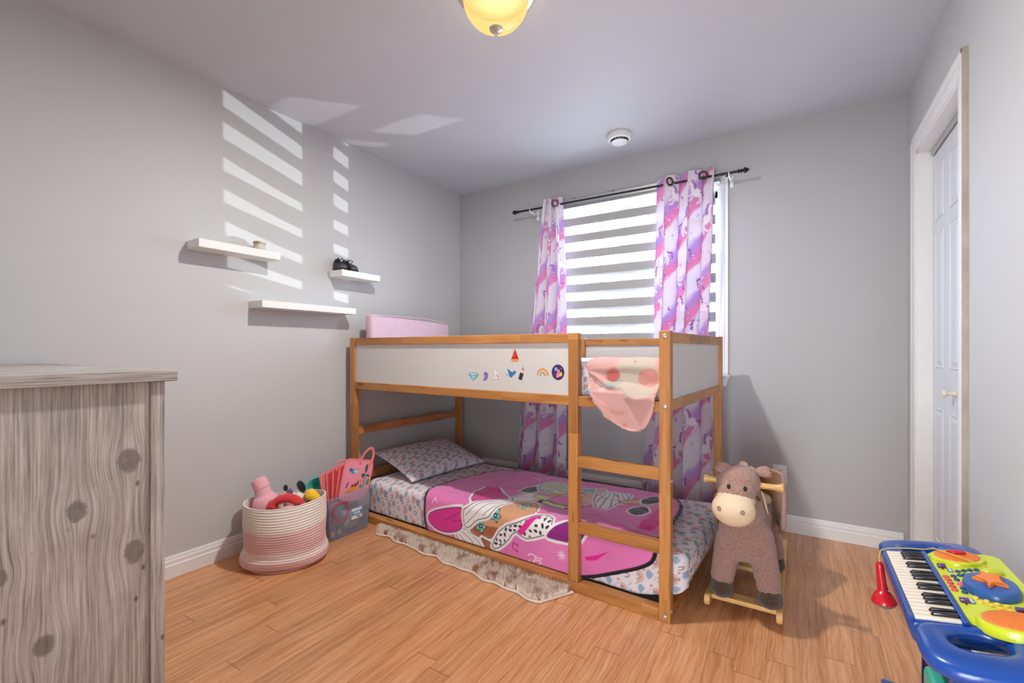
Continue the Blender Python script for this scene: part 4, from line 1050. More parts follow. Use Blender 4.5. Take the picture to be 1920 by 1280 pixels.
def blanket_mesh():
    st = 0.0034
    xs = np.arange(0.59, 2.01, st); ys = np.arange(-0.21, 0.82, st)
    X, Y = np.meshgrid(xs, ys, indexing='ij'); P2 = np.stack([X.ravel(), Y.ravel()], 1)
    ol = chaikin(BLK_OUT, 3); sd = sd_poly(P2, ol)
    # pull the outermost ring of vertices onto the outline
    e = 1e-4
    gx = (sd_poly(P2 + [e, 0], ol) - sd) / e; gy = (sd_poly(P2 + [0, e], ol) - sd) / e
    near = (np.abs(sd) < st * 0.75)
    P2[near] -= np.stack([gx, gy], 1)[near] * sd[near][:, None]
    keep = (sd < st * 0.75).reshape(X.shape)
    C = blanket_color(P2, np.minimum(sd, 0))
    x, y = P2[:, 0], P2[:, 1]
    # wrap over the front edge: y<y_e runs down the side
    r, ye, top = 0.038, 0.0522 + 0.038, 0.248 + 0.011
    a = np.clip((ye - y) / r, 0, PI / 2)
    over = np.maximum((ye - y) - r * PI / 2, 0)
    fy = np.where(y > ye, y, ye - r * np.sin(a)) 
    fz = top - r * (1 - np.cos(a)) - over
    ny, nz = -np.sin(a), np.cos(a)
    # keep arc length: shift so that hanging length matches
    d = 0.010 * (vnoise(x + 2, y + 2, 6, 41) - 0.4) + 0.013 * np.abs(vnoise(x * 0.7 + y * 0.8 + 2, y * 1.3 - x * 0.5 + 4, 11, 42) - 0.5) + 0.004 * (vnoise(x + 2, y + 2, 30, 43) - 0.5)
    # diagonal folds towards the foot
    fold = np.clip((x - 1.45) / 0.4, 0, 1) * np.clip((0.45 - y) / 0.3, 0, 1)
    d = d + fold * 0.014 * (0.5 + 0.5 * np.sin((x * 0.55 + y) * 55)) 
    d = d + 0.012 * np.exp(-((x - 0.78 - 0.5 * (y - 0.3)) / 0.06) ** 2) * np.clip(y / 0.2, 0, 1)
    d = d + 0.010 * np.exp(-((y - 0.33 - 0.12 * (x - 1.2)) / 0.03) ** 2) * np.exp(-((x - 1.0) / 0.25) ** 2)
    d = np.maximum(d, 0.0) + 0.003
    hang = np.clip((ye - y) / 0.04, 0, 1); d = d * (1 - hang) + np.minimum(d, 0.003) * hang
    fy = fy + ny * (d + bulge_front(fz)) ; fz = fz + nz * d + 0.015 * np.clip((x - 1.72) / 0.30, 0, 1)
    fz = np.maximum(fz, 0.052 + 0.002)
    return grid_mesh('blanket', np.stack([x, fy, fz], 1).reshape(X.shape + (3,)), C, keep)
def bulge_front(z): return 0.001 * np.sin(np.clip((z - 0.05) / 0.198, 0, 1) * PI) + 0.003
M['plush'] = vcol('plush_throw', 0.9, sheen=0.35, weave=0.25, wscale=260)
solidify(part('throw', blanket_mesh(), M['plush'], bk), 0.0045, 1)

# ---- pale pink fleece hanging out of the upper bunk
FOUT = [(1.655, 0.065), (1.668, 0.02), (1.690, -0.045), (1.747, -0.125), (1.808, -0.190), (1.889, -0.220), (1.950, -0.205), (1.985, -0.120), (1.992, -0.03), (1.990, 0.12), (1.93, 0.15), (1.87, 0.17), (1.80, 0.09), (1.74, 0.12), (1.70, 0.085)]
def fleece_mesh():
    st = 0.0036
    xs = np.arange(1.62, 2.0, st); ys = np.arange(-0.24, 0.65, st)
    X, Y = np.meshgrid(xs, ys, indexing='ij'); P2 = np.stack([X.ravel(), Y.ravel()], 1)
    ol = chaikin(FOUT, 3); sd = sd_poly(P2, ol); e = 1e-4
    gx = (sd_poly(P2 + [e, 0], ol) - sd) / e; gy = (sd_poly(P2 + [0, e], ol) - sd) / e
    near = np.abs(sd) < st * 0.75; P2[near] -= np.stack([gx, gy], 1)[near] * sd[near][:, None]
    keep = (sd < st * 0.75).reshape(X.shape)
    x, y = P2[:, 0], P2[:, 1]
    PALE, BEI, ROSE, RED, WHT, GRN = Sv(196, 150, 144), Sv(180, 166, 150), Sv(188, 126, 118), Sv(178, 92, 86), Sv(208, 192, 188), Sv(146, 160, 154)
    C = np.repeat(PALE[None], len(P2), 0) * (1 + 0.10 * (vnoise(x + 3, y + 3, 22, 51) - 0.5))[:, None]
    lay(C, sd_poly(P2, chaikin([(1.80, 0.06), (1.87, 0.13), (1.97, 0.10), (1.99, -0.08), (1.86, -0.07), (1.80, -0.03)])), BEI, 0.02)
    lay(C, sd_poly(P2, chaikin([(1.90, 0.035), (1.98, 0.045), (1.985, -0.035), (1.90, -0.03)], 3)), ROSE, 0.006)
    lay(C, np.abs(sd_poly(P2, chaikin([(1.90, 0.035), (1.98, 0.045), (1.985, -0.035), (1.90, -0.03)], 3))) - 0.0015, Sv(180, 122, 112), 0.004)
    lay(C, sd_poly(P2, chaikin([(1.755, 0.03), (1.80, 0.05), (1.825, 0.01), (1.79, -0.03), (1.755, -0.01)])), RED, 0.012)
    lay(C, sd_line(P2, [(1.765, -0.025), (1.80, -0.038), (1.825, -0.015)]) - 0.008, GRN, 0.008)
    lay(C, sd_line(P2, [(1.72, -0.03), (1.75, -0.045)]) - 0.010, WHT, 0.02)
    lay(C, sd_line(P2, [(1.715, -0.085), (1.76, -0.115), (1.82, -0.145), (1.85, -0.14)]) - 0.004, ROSE * 0.9, 0.022)
    for p in ((1.862, -0.185), (1.868, -0.192), (1.858, -0.194)): lay(C, np.abs(np.hypot(x - p[0], y - p[1]) - 0.004) - 0.001, Sv(196, 90, 90), 0.003)
    lay(C, np.hypot(x - 1.885, y - 0.065) - 0.004, Sv(120, 110, 104), 0.004)
    lay(C, sd_line(P2, [(1.84, 0.12), (1.86, 0.10)]) - 0.016, ROSE, 0.014)
    # fall over the mattress edge, then out over the rail
    r, top = 0.032, 1.030 + 0.006
    ye = 0.060 + r
    a = np.clip((ye - y) / r, 0, PI / 2); over = np.maximum((ye - y) - r * PI / 2, 0)
    fy = np.where(y > ye, y, ye - r * np.sin(a)); fz = top - r * (1 - np.cos(a)) - over
    ny, nz = -np.sin(a), np.cos(a)
    k_ = np.clip((over - 0.055) / 0.07, 0, 1); k_ = k_ * k_ * (3 - 2 * k_)
    out_ = 0.012 + k_ * 0.062
    # swags: ridges fanning from the upper left corner
    cx, cy = 1.655, 0.03
    an = np.arctan2(cy - y, x - cx); rr = np.hypot(x - cx, y - cy)
    sw = (1 - 2.2 * np.abs(np.sin(an * 5.2 + 0.4 + 3.2 * rr + 0.25 * np.sin(rr * 40))) ** 0.7) * np.clip(rr / 0.10, 0, 1) * np.clip((0.05 - y) / 0.1, 0, 1) * np.clip((2.0 - x) / 0.1, 0, 1)
    d = out_ + 0.022 * sw + 0.010 * (vnoise(x + 1, y + 1, 18, 52) - 0.5)
    topw = 0.008 * (vnoise(x + 1, y * 1.5 + 1, 16, 53)) * np.clip((y - 0.05) / 0.06, 0, 1)
    d = np.where(over > 0.10, np.maximum(d, 0.066), d)
    fy = fy + ny * np.maximum(d, 0.006); fz = fz + nz * (0.006 + topw)
    return grid_mesh('fleece', np.stack([x, fy, fz], 1).reshape(X.shape + (3,)), C, keep)
M['fleece'] = vcol('fleece', 0.95, sheen=0.4, weave=0.4, wscale=200)
fl = thing('blanket', 'pale pink fleece blanket hanging out over the upper bunk rail', 'blanket', BO, BA)
solidify(part('fleece_throw', fleece_mesh(), M['fleece'], fl), 0.004, 1)

# ---- pink cushion standing on end at the head of the upper bunk
M['pink_cover'] = plain('pink_cushion_cover', S(212, 182, 196), 0.85, noise=0.03, nscale=20, bump=0.15, sheen=0.2)
cu = thing('cushion', 'plain pink foam cushion standing at the head of the upper bunk', 'cushion', BO, BA)
bm = new(); box(bm, (0.040, 0.085, 1.037), (0.106, 0.835, 1.316), 0.022, 4)
for v in bm.verts:
    v.co.z -= 0.030 * max(0, (v.co.y - 0.55) / 0.28) ** 2 * (v.co.z > 1.2); v.co.z += 0.006 * math.sin(v.co.y * 5) * (v.co.z > 1.2)
part('cover', bm, M['pink_cover'], cu, True)
bm = new(); tube(bm, [(0.104, 0.095, 1.305), (0.107, 0.3, 1.312), (0.107, 0.6, 1.310), (0.104, 0.80, 1.290)], 0.003, 6); part('piping', bm, M['pink_cover'], cu, True)

# ============================================================ DRESSER
def grey_wood():
    k = N('weathered_grey_wood').set(Roughness=0.55, Specular_IOR_Level=0.35)
    o = k.n('ShaderNodeUVMap').outputs[0]               # x along the grain, y across, metres
    s = k.n('ShaderNodeSeparateXYZ'); k.l(o, s.inputs[0])
    # the grain bends round the knots
    acc = None; ring = None; core = None
    for (kx, ky, r) in ((0.505, 0.065, 0.032), (0.270, 0.055, 0.030), (0.300, 0.290, 0.020), (0.405, 0.165, 0.026), (0.70, 0.36, 0.02), (0.12, 0.22, 0.024)):
        dx = k.math('SUBTRACT', s.outputs[0], kx); dy = k.math('SUBTRACT', s.outputs[1], ky)
        d = k.math('SQRT', k.math('ADD', k.math('POWER', k.math('MULTIPLY', dx, 0.9), 2.0), k.math('POWER', k.math('MULTIPLY', dy, 1.25), 2.0)))
        g = k.math('POWER', 2.718, k.math('MULTIPLY', k.math('POWER', k.math('DIVIDE', d, r * 2.0), 2.0), -1.0))
        push = k.math('MULTIPLY', g, k.math('MULTIPLY', dy, 0.55))
        acc = push if acc is None else k.math('ADD', acc, push)
        c = k.math('SUBTRACT', 1.0, k.math('DIVIDE', d, r)); core = c if core is None else k.math('MAXIMUM', core, c)
    v = k.n('ShaderNodeCombineXYZ'); k.l(s.outputs[0], v.inputs[0]); k.l(k.math('SUBTRACT', s.outputs[1], acc), v.inputs[1])
    g1 = k.noise(k.scale(v.outputs[0], (2.2, 84, 1)), 1.0, 6, 0.72)
    g2 = k.noise(k.scale(v.outputs[0], (7, 260, 1)), 1.0, 3, 0.6)
    g3 = k.noise(k.scale(o, (7, 9, 1)), 1.0, 4, 0.6)
    c = k.ramp(g1, (0.30, S(124, 118, 114)), (0.45, S(172, 165, 160)), (0.60, S(204, 197, 192)), (0.78, S(220, 214, 209)))
    c = k.mix(k.math('MULTIPLY', k.math('MAXIMUM', k.math('SUBTRACT', g2, 0.48), 0.0), 2.6), c, S(92, 84, 82))
    c = k.mix(k.math('MULTIPLY', k.math('MAXIMUM', k.math('SUBTRACT', g3, 0.5), 0.0), 1.6), c, S(140, 128, 120))
    spk = k.n('ShaderNodeTexVoronoi'); spk.inputs['Scale'].default_value = 1.0; k.l(k.scale(o, (13, 22, 1)), spk.inputs['Vector'])
    c = k.mix(k.ramp(spk.outputs['Distance'], (0.05, (0.8, 0.8, 0.8, 1)), (0.14, (0, 0, 0, 1))), c, S(92, 82, 76))
    kn = k.noise(k.scale(o, (60, 40, 1)), 1.0, 5, 0.7)
    cw = k.math('ADD', core, k.math('MULTIPLY', k.math('SUBTRACT', kn, 0.5), 0.9))
    cm = k.ramp(cw, (0.0, (0, 0, 0, 1)), (0.25, (1, 1, 1, 1)))
    c = k.mix(k.math('MULTIPLY', cm, 0.8), c, k.mix(kn, S(58, 52, 52), S(150, 140, 136)))
    k.l(c, k.b.inputs['Base Color']); k.bump(g1, 0.1, 0.0008)
    return k.m
M['grey_wood'] = grey_wood()
DX0, DX1, DY0, DY1, DZ = XL + 0.02, -1.432, 0.036, 0.549, 1.001
dr = thing('dresser', 'tall dresser in weathered grey wood grain at the left edge', 'dresser', (-1.98, 0.30, 0))
def dpart(name, lo, hi, axes, off=(0, 0), bev=0.0015, parent=None):
    bm = new(); box(bm, lo, hi, bev); me = mesh_from(bm, name)
    co = verts_of(me); li = np.empty(len(me.loops), np.int32); me.loops.foreach_get('vertex_index', li)
    p = co[li]; uv = np.stack([p[:, axes[0]] + off[0], p[:, axes[1]] + off[1] + 0.3 * p[:, axes[2]]], 1)
    me.uv_layers.new(name='UVMap').data.foreach_set('uv', uv.astype(np.float32).ravel())
    return part(name, me, M['grey_wood'], parent or dr, world=True)
dpart('top_panel', (DX0, DY0, DZ), (-1.42, 0.574, 1.030), (1, 2, 0), (5.2, 3.1))
sp_ = dpart('side_panel', (DX1 - 0.018, DY0, 0.0), (DX1 - 0.006, DY1 - 0.033, DZ - 0.0005), (2, 1, 0), (0.0, 0.02), 0)
# mirror the across-grain axis so that the two big knots sit near the far edge
uvl = sp_.data.uv_layers[0].data; a_ = np.empty(len(uvl) * 2, np.float32); uvl.foreach_get('uv', a_); a_ = a_.reshape(-1, 2)
co_ = verts_of(sp_.data) + np.array([-1.98, 0.30, 0]); li_ = np.empty(len(sp_.data.loops), np.int32); sp_.data.loops.foreach_get('vertex_index', li_)
a_[:, 0] = co_[li_][:, 2] - 0.30; a_[:, 1] = (DY1 - 0.010) - co_[li_][:, 1]; uvl.foreach_set('uv', a_.ravel())
dpart('corner_stile', (DX1 - 0.030, DY1 - 0.032, 0.0), (DX1, DY1, DZ - 0.0005), (2, 1, 0), (3.3, 1.7))
dpart('side_panel', (DX0, DY0, 0.0), (DX0 + 0.018, DY1, DZ - 0.0005), (2, 1, 0), (8.1, 2.0))
dpart('back_panel', (DX0 + 0.018, DY0, 0.02), (DX1 - 0.018, DY0 + 0.008, DZ - 0.0005), (2, 0, 1), (1.1, 4.0))
for c in range(2):
    for r in range(4):
        x0 = DX0 + 0.020 + c * 0.535; z0 = 0.085 + r * 0.228
        d = dpart('drawer', (x0, DY1 - 0.020, z0), (x0 + 0.520, DY1 - 0.002, z0 + 0.220), (0, 2, 1), (c * 1.3 + r * 0.7, r * 2.1))
        bm = new(); tube(bm, [(x0 + 0.20, DY1 - 0.002, z0 + 0.11), (x0 + 0.20, DY1 + 0.018, z0 + 0.11), (x0 + 0.32, DY1 + 0.018, z0 + 0.11), (x0 + 0.32, DY1 - 0.002, z0 + 0.11)], 0.004, 8)
        part('handle', bm, M['black_metal'], d, True, world=True)
dpart('plinth', (DX0 + 0.018, DY1 - 0.045, 0.0), (DX1 - 0.030, DY1 - 0.030, 0.083), (0, 2, 1), (2.2, 0.4))

# ============================================================ SHAG RUG ALONG THE BED
rug = thing('rug', 'strip of cream and rust shag rug sticking out along the bed', 'rug', (-1.5, 1.86, 0))
RF = [(-2.165, 1.918), (-2.09, 1.862), (-1.99, 1.872), (-1.90, 1.838), (-1.82, 1.850), (-1.72, 1.815), (-1.60, 1.822), (-1.50, 1.786), (-1.38, 1.792), (-1.25, 1.758), (-1.12, 1.752), (-1.02, 1.730), (-0.94, 1.722)]
def bed_front(x): return 1.972 - (x + 2.472) * math.tan(0.0512)
top_edge = [(x, bed_front(x) - 0.004) for x in np.linspace(-0.852, -2.165, 24)]
front = []
fx = np.linspace(-2.165, -0.94, 70)
fy_ = np.interp(fx, [p[0] for p in RF], [p[1] for p in RF]) + 0.006 * np.sin(fx * 46)
front = list(zip(fx, fy_))
poly = front + top_edge
M['rug_back'] = plain('rug_backing', S(214, 196, 178), 0.9, noise=0.1, nscale=60, bump=0.4)
bm = new(); prism(bm, poly, (0, 0, 0.0005), (1, 0, 0), (0, 1, 0), 0.007); part('backing', bm, M['rug_back'], rug, world=True)
bm = new(); tube(bm, [(p[0], p[1], 0.006) for p in front] + [(-0.852, bed_front(-0.852) - 0.012, 0.006)], 0.0055, 6); part('bound_edge', bm, plain('rug_binding', S(222, 204, 190), 0.9, bump=0.3, nscale=300), rug, True, world=True)
def pile():
    n = 22000; x = RNG.uniform(-2.15, -0.87, n); f = np.interp(x, fx, fy_); f = np.where(x > -0.94, np.interp(x, [-0.94, -0.852], [1.722, bed_front(-0.852) - 0.02]), f); b = np.array([bed_front(q) - 0.006 for q in x])
    y = f + 0.008 + RNG.random(n) * np.maximum(b - f - 0.008, 0)
    z0 = 0.007; L = RNG.uniform(0.018, 0.034, n); an = RNG.uniform(0, 2 * PI, n); le = RNG.uniform(0.1, 0.8, n)
    w = 0.0014; side = np.stack([-np.sin(an), np.cos(an)], 1) * w
    T = np.stack([x + np.cos(an) * L * le * 0.7, np.minimum(y + np.sin(an) * L * le * 0.7, b - 0.001), z0 + L * np.sqrt(1 - (le * 0.7) ** 2)], 1)
    A = np.stack([x + side[:, 0], y + side[:, 1], np.full(n, z0)], 1); B = np.stack([x - side[:, 0], y - side[:, 1], np.full(n, z0)], 1)
    Md = (A + B) / 2 * 0.45 + T * 0.55; Md[:, 2] += 0.003
    V = np.stack([A, B, Md + np.stack([side[:, 0], side[:, 1], 0 * x], 1) * 0.8, T], 1).reshape(-1, 3)
    i = np.arange(n) * 4
    F = np.stack([i, i + 1, i + 3, i + 2], 1)
    me = bpy.data.meshes.new('pile'); me.from_pydata(V.tolist(), [], F.tolist())
    pat = vnoise(x + 5, y + 5, 24, 61) * 0.5 + vnoise(x + 5, y + 5, 90, 62) * 0.5
    cr, ru = Sv(250, 238, 224), Sv(196, 146, 120)
    t = np.clip((pat - 0.57) / 0.10, 0, 1)[:, None]
    c = cr * (1 - t) + ru * t; c = c * RNG.uniform(0.85, 1.08, (n, 1))
    set_col(me, np.repeat(c, 4, 0)); return me
M['pile'] = vcol('shag_pile', 0.95)
o = part('shag_pile', pile(), M['pile'], rug, world=True); o['kind'] = 'stuff'

# ============================================================ ROPE BASKET AND ITS SOFT TOYS
KX, KY = -2.262, 1.405
bsk = thing('storage_basket', 'round cotton rope basket fading from white to pink, full of toys', 'basket', (KX, KY, 0))
def basket_mesh():
    na = 160
    prof = []                                          # (r, z) centre line of the wall from the base up
    knots = [(0.0, 0.150), (0.010, 0.182), (0.028, 0.198), (0.055, 0.202), (0.078, 0.192), (0.10, 0.194), (0.16, 0.198), (0.22, 0.197), (0.28, 0.193), (0.312, 0.190)]
    zz = np.linspace(0.004, 0.312, 330)
    rr = np.interp(zz, [q[0] for q in knots], [q[1] for q in knots])
    rr = np.convolve(np.pad(rr, 8, 'edge'), np.ones(17) / 17, 'valid')
    A = np.linspace(0, 2 * PI, na, endpoint=False)[:, None]; Z = zz[None]
    coil = 0.0122
    rib = np.sqrt(np.clip(1 - ((np.mod(Z + A / (2 * PI) * coil, coil) / coil - 0.5) * 2) ** 2, 0, 1)) * 0.0042
    low = np.clip(1 - Z / 0.09, 0, 1)
    R = rr[None] + rib + 0.010 * low * np.sin(3 * A + 0.8) + 0.005 * np.sin(2 * A + 14 * Z) + 0.006 * np.exp(-((Z - 0.13) / 0.05) ** 2) * np.sin(4 * A + 1.0)
    sag = 0.012 * np.clip(Z / 0.312, 0, 1) ** 3 * np.cos(A + 0.6) + 0.006 * np.clip(Z / 0.3, 0, 1) * np.sin(2 * A)
    tw = 0.00055 * np.sin(A * 230 + Z * 500)
    outer = np.stack([(R + tw) * np.cos(A), (R + tw) * np.sin(A), Z + sag + 0 * A], -1)
    zi = zz[::-1][None]; Ri = rr[::-1][None] - 0.006 + rib[:, ::-1] * 0.6 + (R - rr[None] - rib)[:, ::-1]
    inner = np.stack([Ri * np.cos(A), Ri * np.sin(A), np.maximum(zi, 0.012) + sag[:, ::-1]], -1)
    P = np.concatenate([outer, inner, np.stack([0.05 * np.cos(A), 0.05 * np.sin(A), 0.010 + 0 * A], -1)], 1)
    z = np.concatenate([Z, zi, zi[:, :1] * 0 + 0.01], 1) + 0 * A
    CR, PK, LP = Sv(240, 232, 224), Sv(230, 190, 190), Sv(238, 218, 214)
    st = [(0, PK * 1.04), (0.055, PK * 1.04), (0.062, LP), (0.098, LP * 1.02), (0.108, PK), (0.190, PK), (0.200, LP), (0.215, CR), (0.4, CR)]
    C = np.stack([np.interp(z, [q[0] for q in st], [q[1][i] for q in st]) for i in range(3)], -1)
    stitch = (0.92 + 0.10 * (np.sin(A * 230 + z * 900) > 0.2))[..., None]
    C = C * stitch * np.array(1.0)
    return grid_mesh('basket', P, C, closed_u=True)
M['rope'] = vcol('cotton_rope', 0.9, weave=0.15, wscale=300)
part('rope_wall', basket_mesh(), M['rope'], bsk)
bm = new(); lathe(bm, [(0, 0.0005), (0.178, 0.0005), (0.178, 0.010), (0, 0.010)], 64); part('base', bm, plain('rope_base', S(222, 176, 172), 0.9), bsk)

def plush(name, c, **kw): return plain(name, c, 0.92, noise=0.08, nscale=90, bump=0.5, sheen=0.35, **kw)
def toy(label, name='plush_toy', cat='soft toy', loc=None): return thing(name, label, cat, loc or (KX, KY, 0.012))
M['pl_pink'] = plush('pink_plush', S(238, 176, 186)); M['pl_red'] = plush('red_plush', S(214, 52, 56)); M['pl_black'] = plush('black_plush', S(22, 20, 24)); M['pl_cream'] = plush('cream_plush', S(236, 226, 212)); M['pl_yel'] = plush('yellow_plush', S(242, 196, 40)); M['pl_lil'] = plush('lilac_felt', S(150, 110, 160)); M['pl_blue'] = plush('blue_plush', S(52, 132, 176))
# pink one, upside down, its stubby leg in the air
t = toy('pale pink plush toy with one stubby leg pointing up out of the basket')
part('body', blob([('s', (-2.352, 1.352, 0.275), (0.066, 0.066, 0.075)), ('c', (-2.345, 1.365, 0.19), (-2.350, 1.355, 0.26), 0.055, 0.06), ('c', (-2.357, 1.345, 0.32), (-2.372, 1.335, 0.385), 0.042, 0.036)], 0.005, 6, 0.0005), M['pl_pink'], t, world=True)
bm = new(); tube(bm, [(-2.366, 1.339, 0.366), (-2.385, 1.326, 0.410)], [0.040, 0.0375], 24); bmesh.ops.bevel(bm, geom=[e for e in bm.edges if len(e.link_faces) == 2 and e.calc_face_angle() > 1], offset=0.006, segments=2, affect='EDGES'); part('foot', bm, M['pl_pink'], t, True, world=True)
# red arch with a pink face turned down
t = toy('red arched plush toy with pink middle and black tab at the basket front')
pc = Vector((-2.168, 1.352, 0.255)); ux = Vector((0.848, 0.529, 0)).normalized()
arch = [pc + ux * (0.086 * math.cos(a)) + Vector((-0.02, 0.013, 0)) + Vector((0, 0, 0.082 * math.sin(a))) for a in np.linspace(-0.2, PI + 0.2, 22)]
bm = new(); tube(bm, arch, [0.013 + 0.012 * math.sin(max(0, min(PI, (i - 1) / 19 * PI))) ** 0.5 + (0.012 if i > 15 else 0) for i in range(22)], 16, flat=0.8); part('arch', bm, M['pl_red'], t, True, world=True)
bm = new(); ellip(bm, pc + ux * 0.012 + Vector((0.004, -0.003, 0.0)), (0.052, 0.045, 0.052)); part('middle', bm, M['pl_pink'], t, True, world=True, label='pale pink round middle')
bm = new(); ellip(bm, pc + ux * 0.050 + Vector((0.024, -0.014, 0.045)), (0.014, 0.011, 0.028), Matrix.Rotation(-0.5, 3, Vector((0.5, -0.85, 0)))); part('tab', bm, M['pl_black'], t, True, world=True, label='black oval tab')
# cream and black plush behind it
t = toy('cream plush toy with two round black ears behind the red arch')
part('head', blob([('s', (-2.262, 1.428, 0.295), (0.040, 0.036, 0.045)), ('s', (-2.222, 1.455, 0.290), (0.034, 0.034, 0.052)), ('c', (-2.24, 1.44, 0.2), (-2.24, 1.445, 0.28), 0.05, 0.045)], 0.005, 5, 0.0005), M['pl_cream'], t, world=True)
bm = new(); ellip(bm, (-2.290, 1.420, 0.357), (0.0145, 0.010, 0.017)); part('ear', bm, M['pl_black'], t, True, world=True, label='small black ear')
bm = new(); ellip(bm, (-2.218, 1.462, 0.366), (0.030, 0.014, 0.033), Matrix.Rotation(0.5, 3, Vector((0.5, -0.85, 0)))); part('ear', bm, M['pl_black'], t, True, world=True, label='large black ear')
bm = new(); prism(bm, [(-0.016, 0), (0.014, 0), (0.018, 0.03), (0.004, 0.042), (-0.014, 0.03)], (-2.238, 1.412, 0.325), (0.85, 0.53, 0), (0, 0, 1), 0.008); part('bow', bm, M['pl_lil'], t, world=True, label='lilac ribbon bow')
# yellow fluffy one
t = toy('fluffy yellow plush toy at the right rim of the basket')
part('body', blob([('s', (-2.157, 1.478, 0.318), (0.036, 0.034, 0.040)), ('s', (-2.140, 1.490, 0.302), (0.029, 0.028, 0.036)), ('s', (-2.150, 1.484, 0.285), (0.032, 0.030, 0.034)), ('s', (-2.140, 1.480, 0.28), (0.03, 0.03, 0.03))], 0.004, 3, 0.0012), M['pl_yel'], t, world=True)
t = toy('small blue and black cloth toy between the red and yellow toys')
bm = new(); ellip(bm, (-2.152, 1.422, 0.290), (0.016, 0.016, 0.028)); part('blue_half', bm, M['pl_blue'], t, True, world=True, label='blue half')
bm = new(); ellip(bm, (-2.124, 1.440, 0.292), (0.014, 0.013, 0.026)); part('black_half', bm, M['pl_black'], t, True, world=True, label='black half')

# ============================================================ CLEAR BIN AND ITS CONTENTS
BX, BY = -2.362, 1.785
bn = thing('storage_bin', 'clear plastic storage bin with price label beside the rope basket', 'bin', (BX, BY, 0))
k = N('clear_plastic')
kd = k.n('ShaderNodeBsdfPrincipled'); kd.inputs['Base Color'].default_value = S(178, 188, 206); kd.inputs['Roughness'].default_value = 0.15
kt = k.n('ShaderNodeBsdfTransparent'); kt.inputs[0].default_value = (0.93, 0.95, 0.98, 1)
km = k.n('ShaderNodeMixShader'); km.inputs[0].default_value = 0.70; k.l(kd.outputs[0], km.inputs[1]); k.l(kt.outputs[0], km.inputs[2]); k.l(km.outputs[0], k.t.nodes['Material Output'].inputs[0]); M['clear'] = k.m
def bin_ring(w, d, z, r=0.03): return [Vector((p[0], p[1], z)) for p in rrect(w, d, r, 6)]
bm = new()
rings = [bin_ring(0.262, 0.276, 0.001), bin_ring(0.272, 0.286, 0.008), bin_ring(0.296, 0.312, 0.235), bin_ring(0.312, 0.328, 0.240), bin_ring(0.312, 0.328, 0.250), bin_ring(0.290, 0.306, 0.248), bin_ring(0.268, 0.282, 0.012), bin_ring(0.262, 0.276, 0.005)]
R = [[bm.verts.new(v) for v in r] for r in rings]
for a, b in zip(R[:-1], R[1:]):
    for i in range(len(a)): bm.faces.new((a[i], a[(i + 1) % len(a)], b[(i + 1) % len(a)], b[i]))
bm.faces.new(R[0][::-1]); bm.faces.new(R[-1])
part('tub', bm, M['clear'], bn, True)
FXL = 0.1475
bm = new(); prism(bm, rrect(0.076, 0.062, 0.003), (FXL - 0.0035, 0.035, 0.118), (0, 1, 0), (-0.04 * -1, 0, 0.999), 0.0012); lb = part('price_label', bm, CM((236, 236, 232)), bn, label='white and blue paper label')
flat('label_print', lb, [([(-0.037, 0.016), (0.037, 0.016), (0.037, -0.010), (-0.037, -0.010)], (74, 140, 190)), ([(-0.026, 0.010), (-0.018, 0.010), (-0.018, -0.003), (-0.026, -0.003)], (226, 234, 240)), ([(-0.014, 0.011), (0.004, 0.011), (0.004, -0.002), (-0.014, -0.002)], (200, 220, 232)), ([(0.008, 0.011), (0.020, 0.011), (0.020, -0.003), (0.008, -0.003)], (226, 234, 240)), ([(-0.002, -0.017), (0.028, -0.017), (0.028, -0.023), (-0.002, -0.023)], (70, 74, 84)), ([(0.028, 0.026), (0.034, 0.026), (0.034, 0.020), (0.028, 0.020)], (110, 130, 150))], (FXL - 0.0020, 0.035, 0.118), (0, 1, 0), (0.04, 0, 0.999))
bm = new(); tube(bm, [(0.150, -0.135, 0.175), (0.158, -0.130, 0.14), (0.160, -0.105, 0.115), (0.160, -0.075, 0.112), (0.160, -0.045, 0.135), (0.158, -0.035, 0.175), (0.152, -0.04, 0.205), (0.149, -0.08, 0.215), (0.149, -0.12, 0.205)], 0.0032, 8, closed=True); part('cord_loop', bm, plain('red_cord', S(206, 44, 62), 0.5), bn, True, label='thin red cord loop')
def inb(label, name, cat): return thing(name, label, cat, (BX, BY, 0.012))
t = inb('teal plastic tub with rounded rim standing in the clear bin', 'toy_tub', 'toy')
M['teal'] = plain('teal_plastic', S(84, 190, 178), 0.35)
bm = new(); lathe(bm, [(0, 0.002), (0.042, 0.002), (0.050, 0.010), (0.066, 0.065), (0.070, 0.076), (0.077, 0.078), (0.079, 0.085), (0.072, 0.087), (0.067, 0.083), (0.047, 0.016), (0, 0.012)], 40, Matrix.Translation((-2.425, 1.718, 0.243)) @ Matrix.Rotation(math.radians(-68), 4, Vector((0.53, -0.85, 0)).cross(Vector((0, 0, 1)))) @ Matrix.Translation((0, 0, -0.05)))
part('shell', bm, M['teal'], t, True, 50, world=True)
t = inb('beige plush toy with two pale feet inside the clear bin', 'plush_toy', 'soft toy')
part('body', blob([('s', (-2.262, 1.700, 0.095), (0.030, 0.048, 0.075)), ('s', (-2.262, 1.700, 0.165), (0.028, 0.042, 0.045))], 0.005, 4), plush('mauve_plush', S(120, 96, 120)), t, world=True)
for y in (1.672, 1.716):
    bm = new(); ellip(bm, (-2.243, y, 0.034), (0.012, 0.013, 0.018)); part('foot', bm, plush('peach_plush_%d' % int(y * 1000), S(232, 196, 170)), t, True, world=True, label='pale peach foot')
t = inb('grey and white plush toy lying at the bottom right of the clear bin', 'plush_toy', 'soft toy')
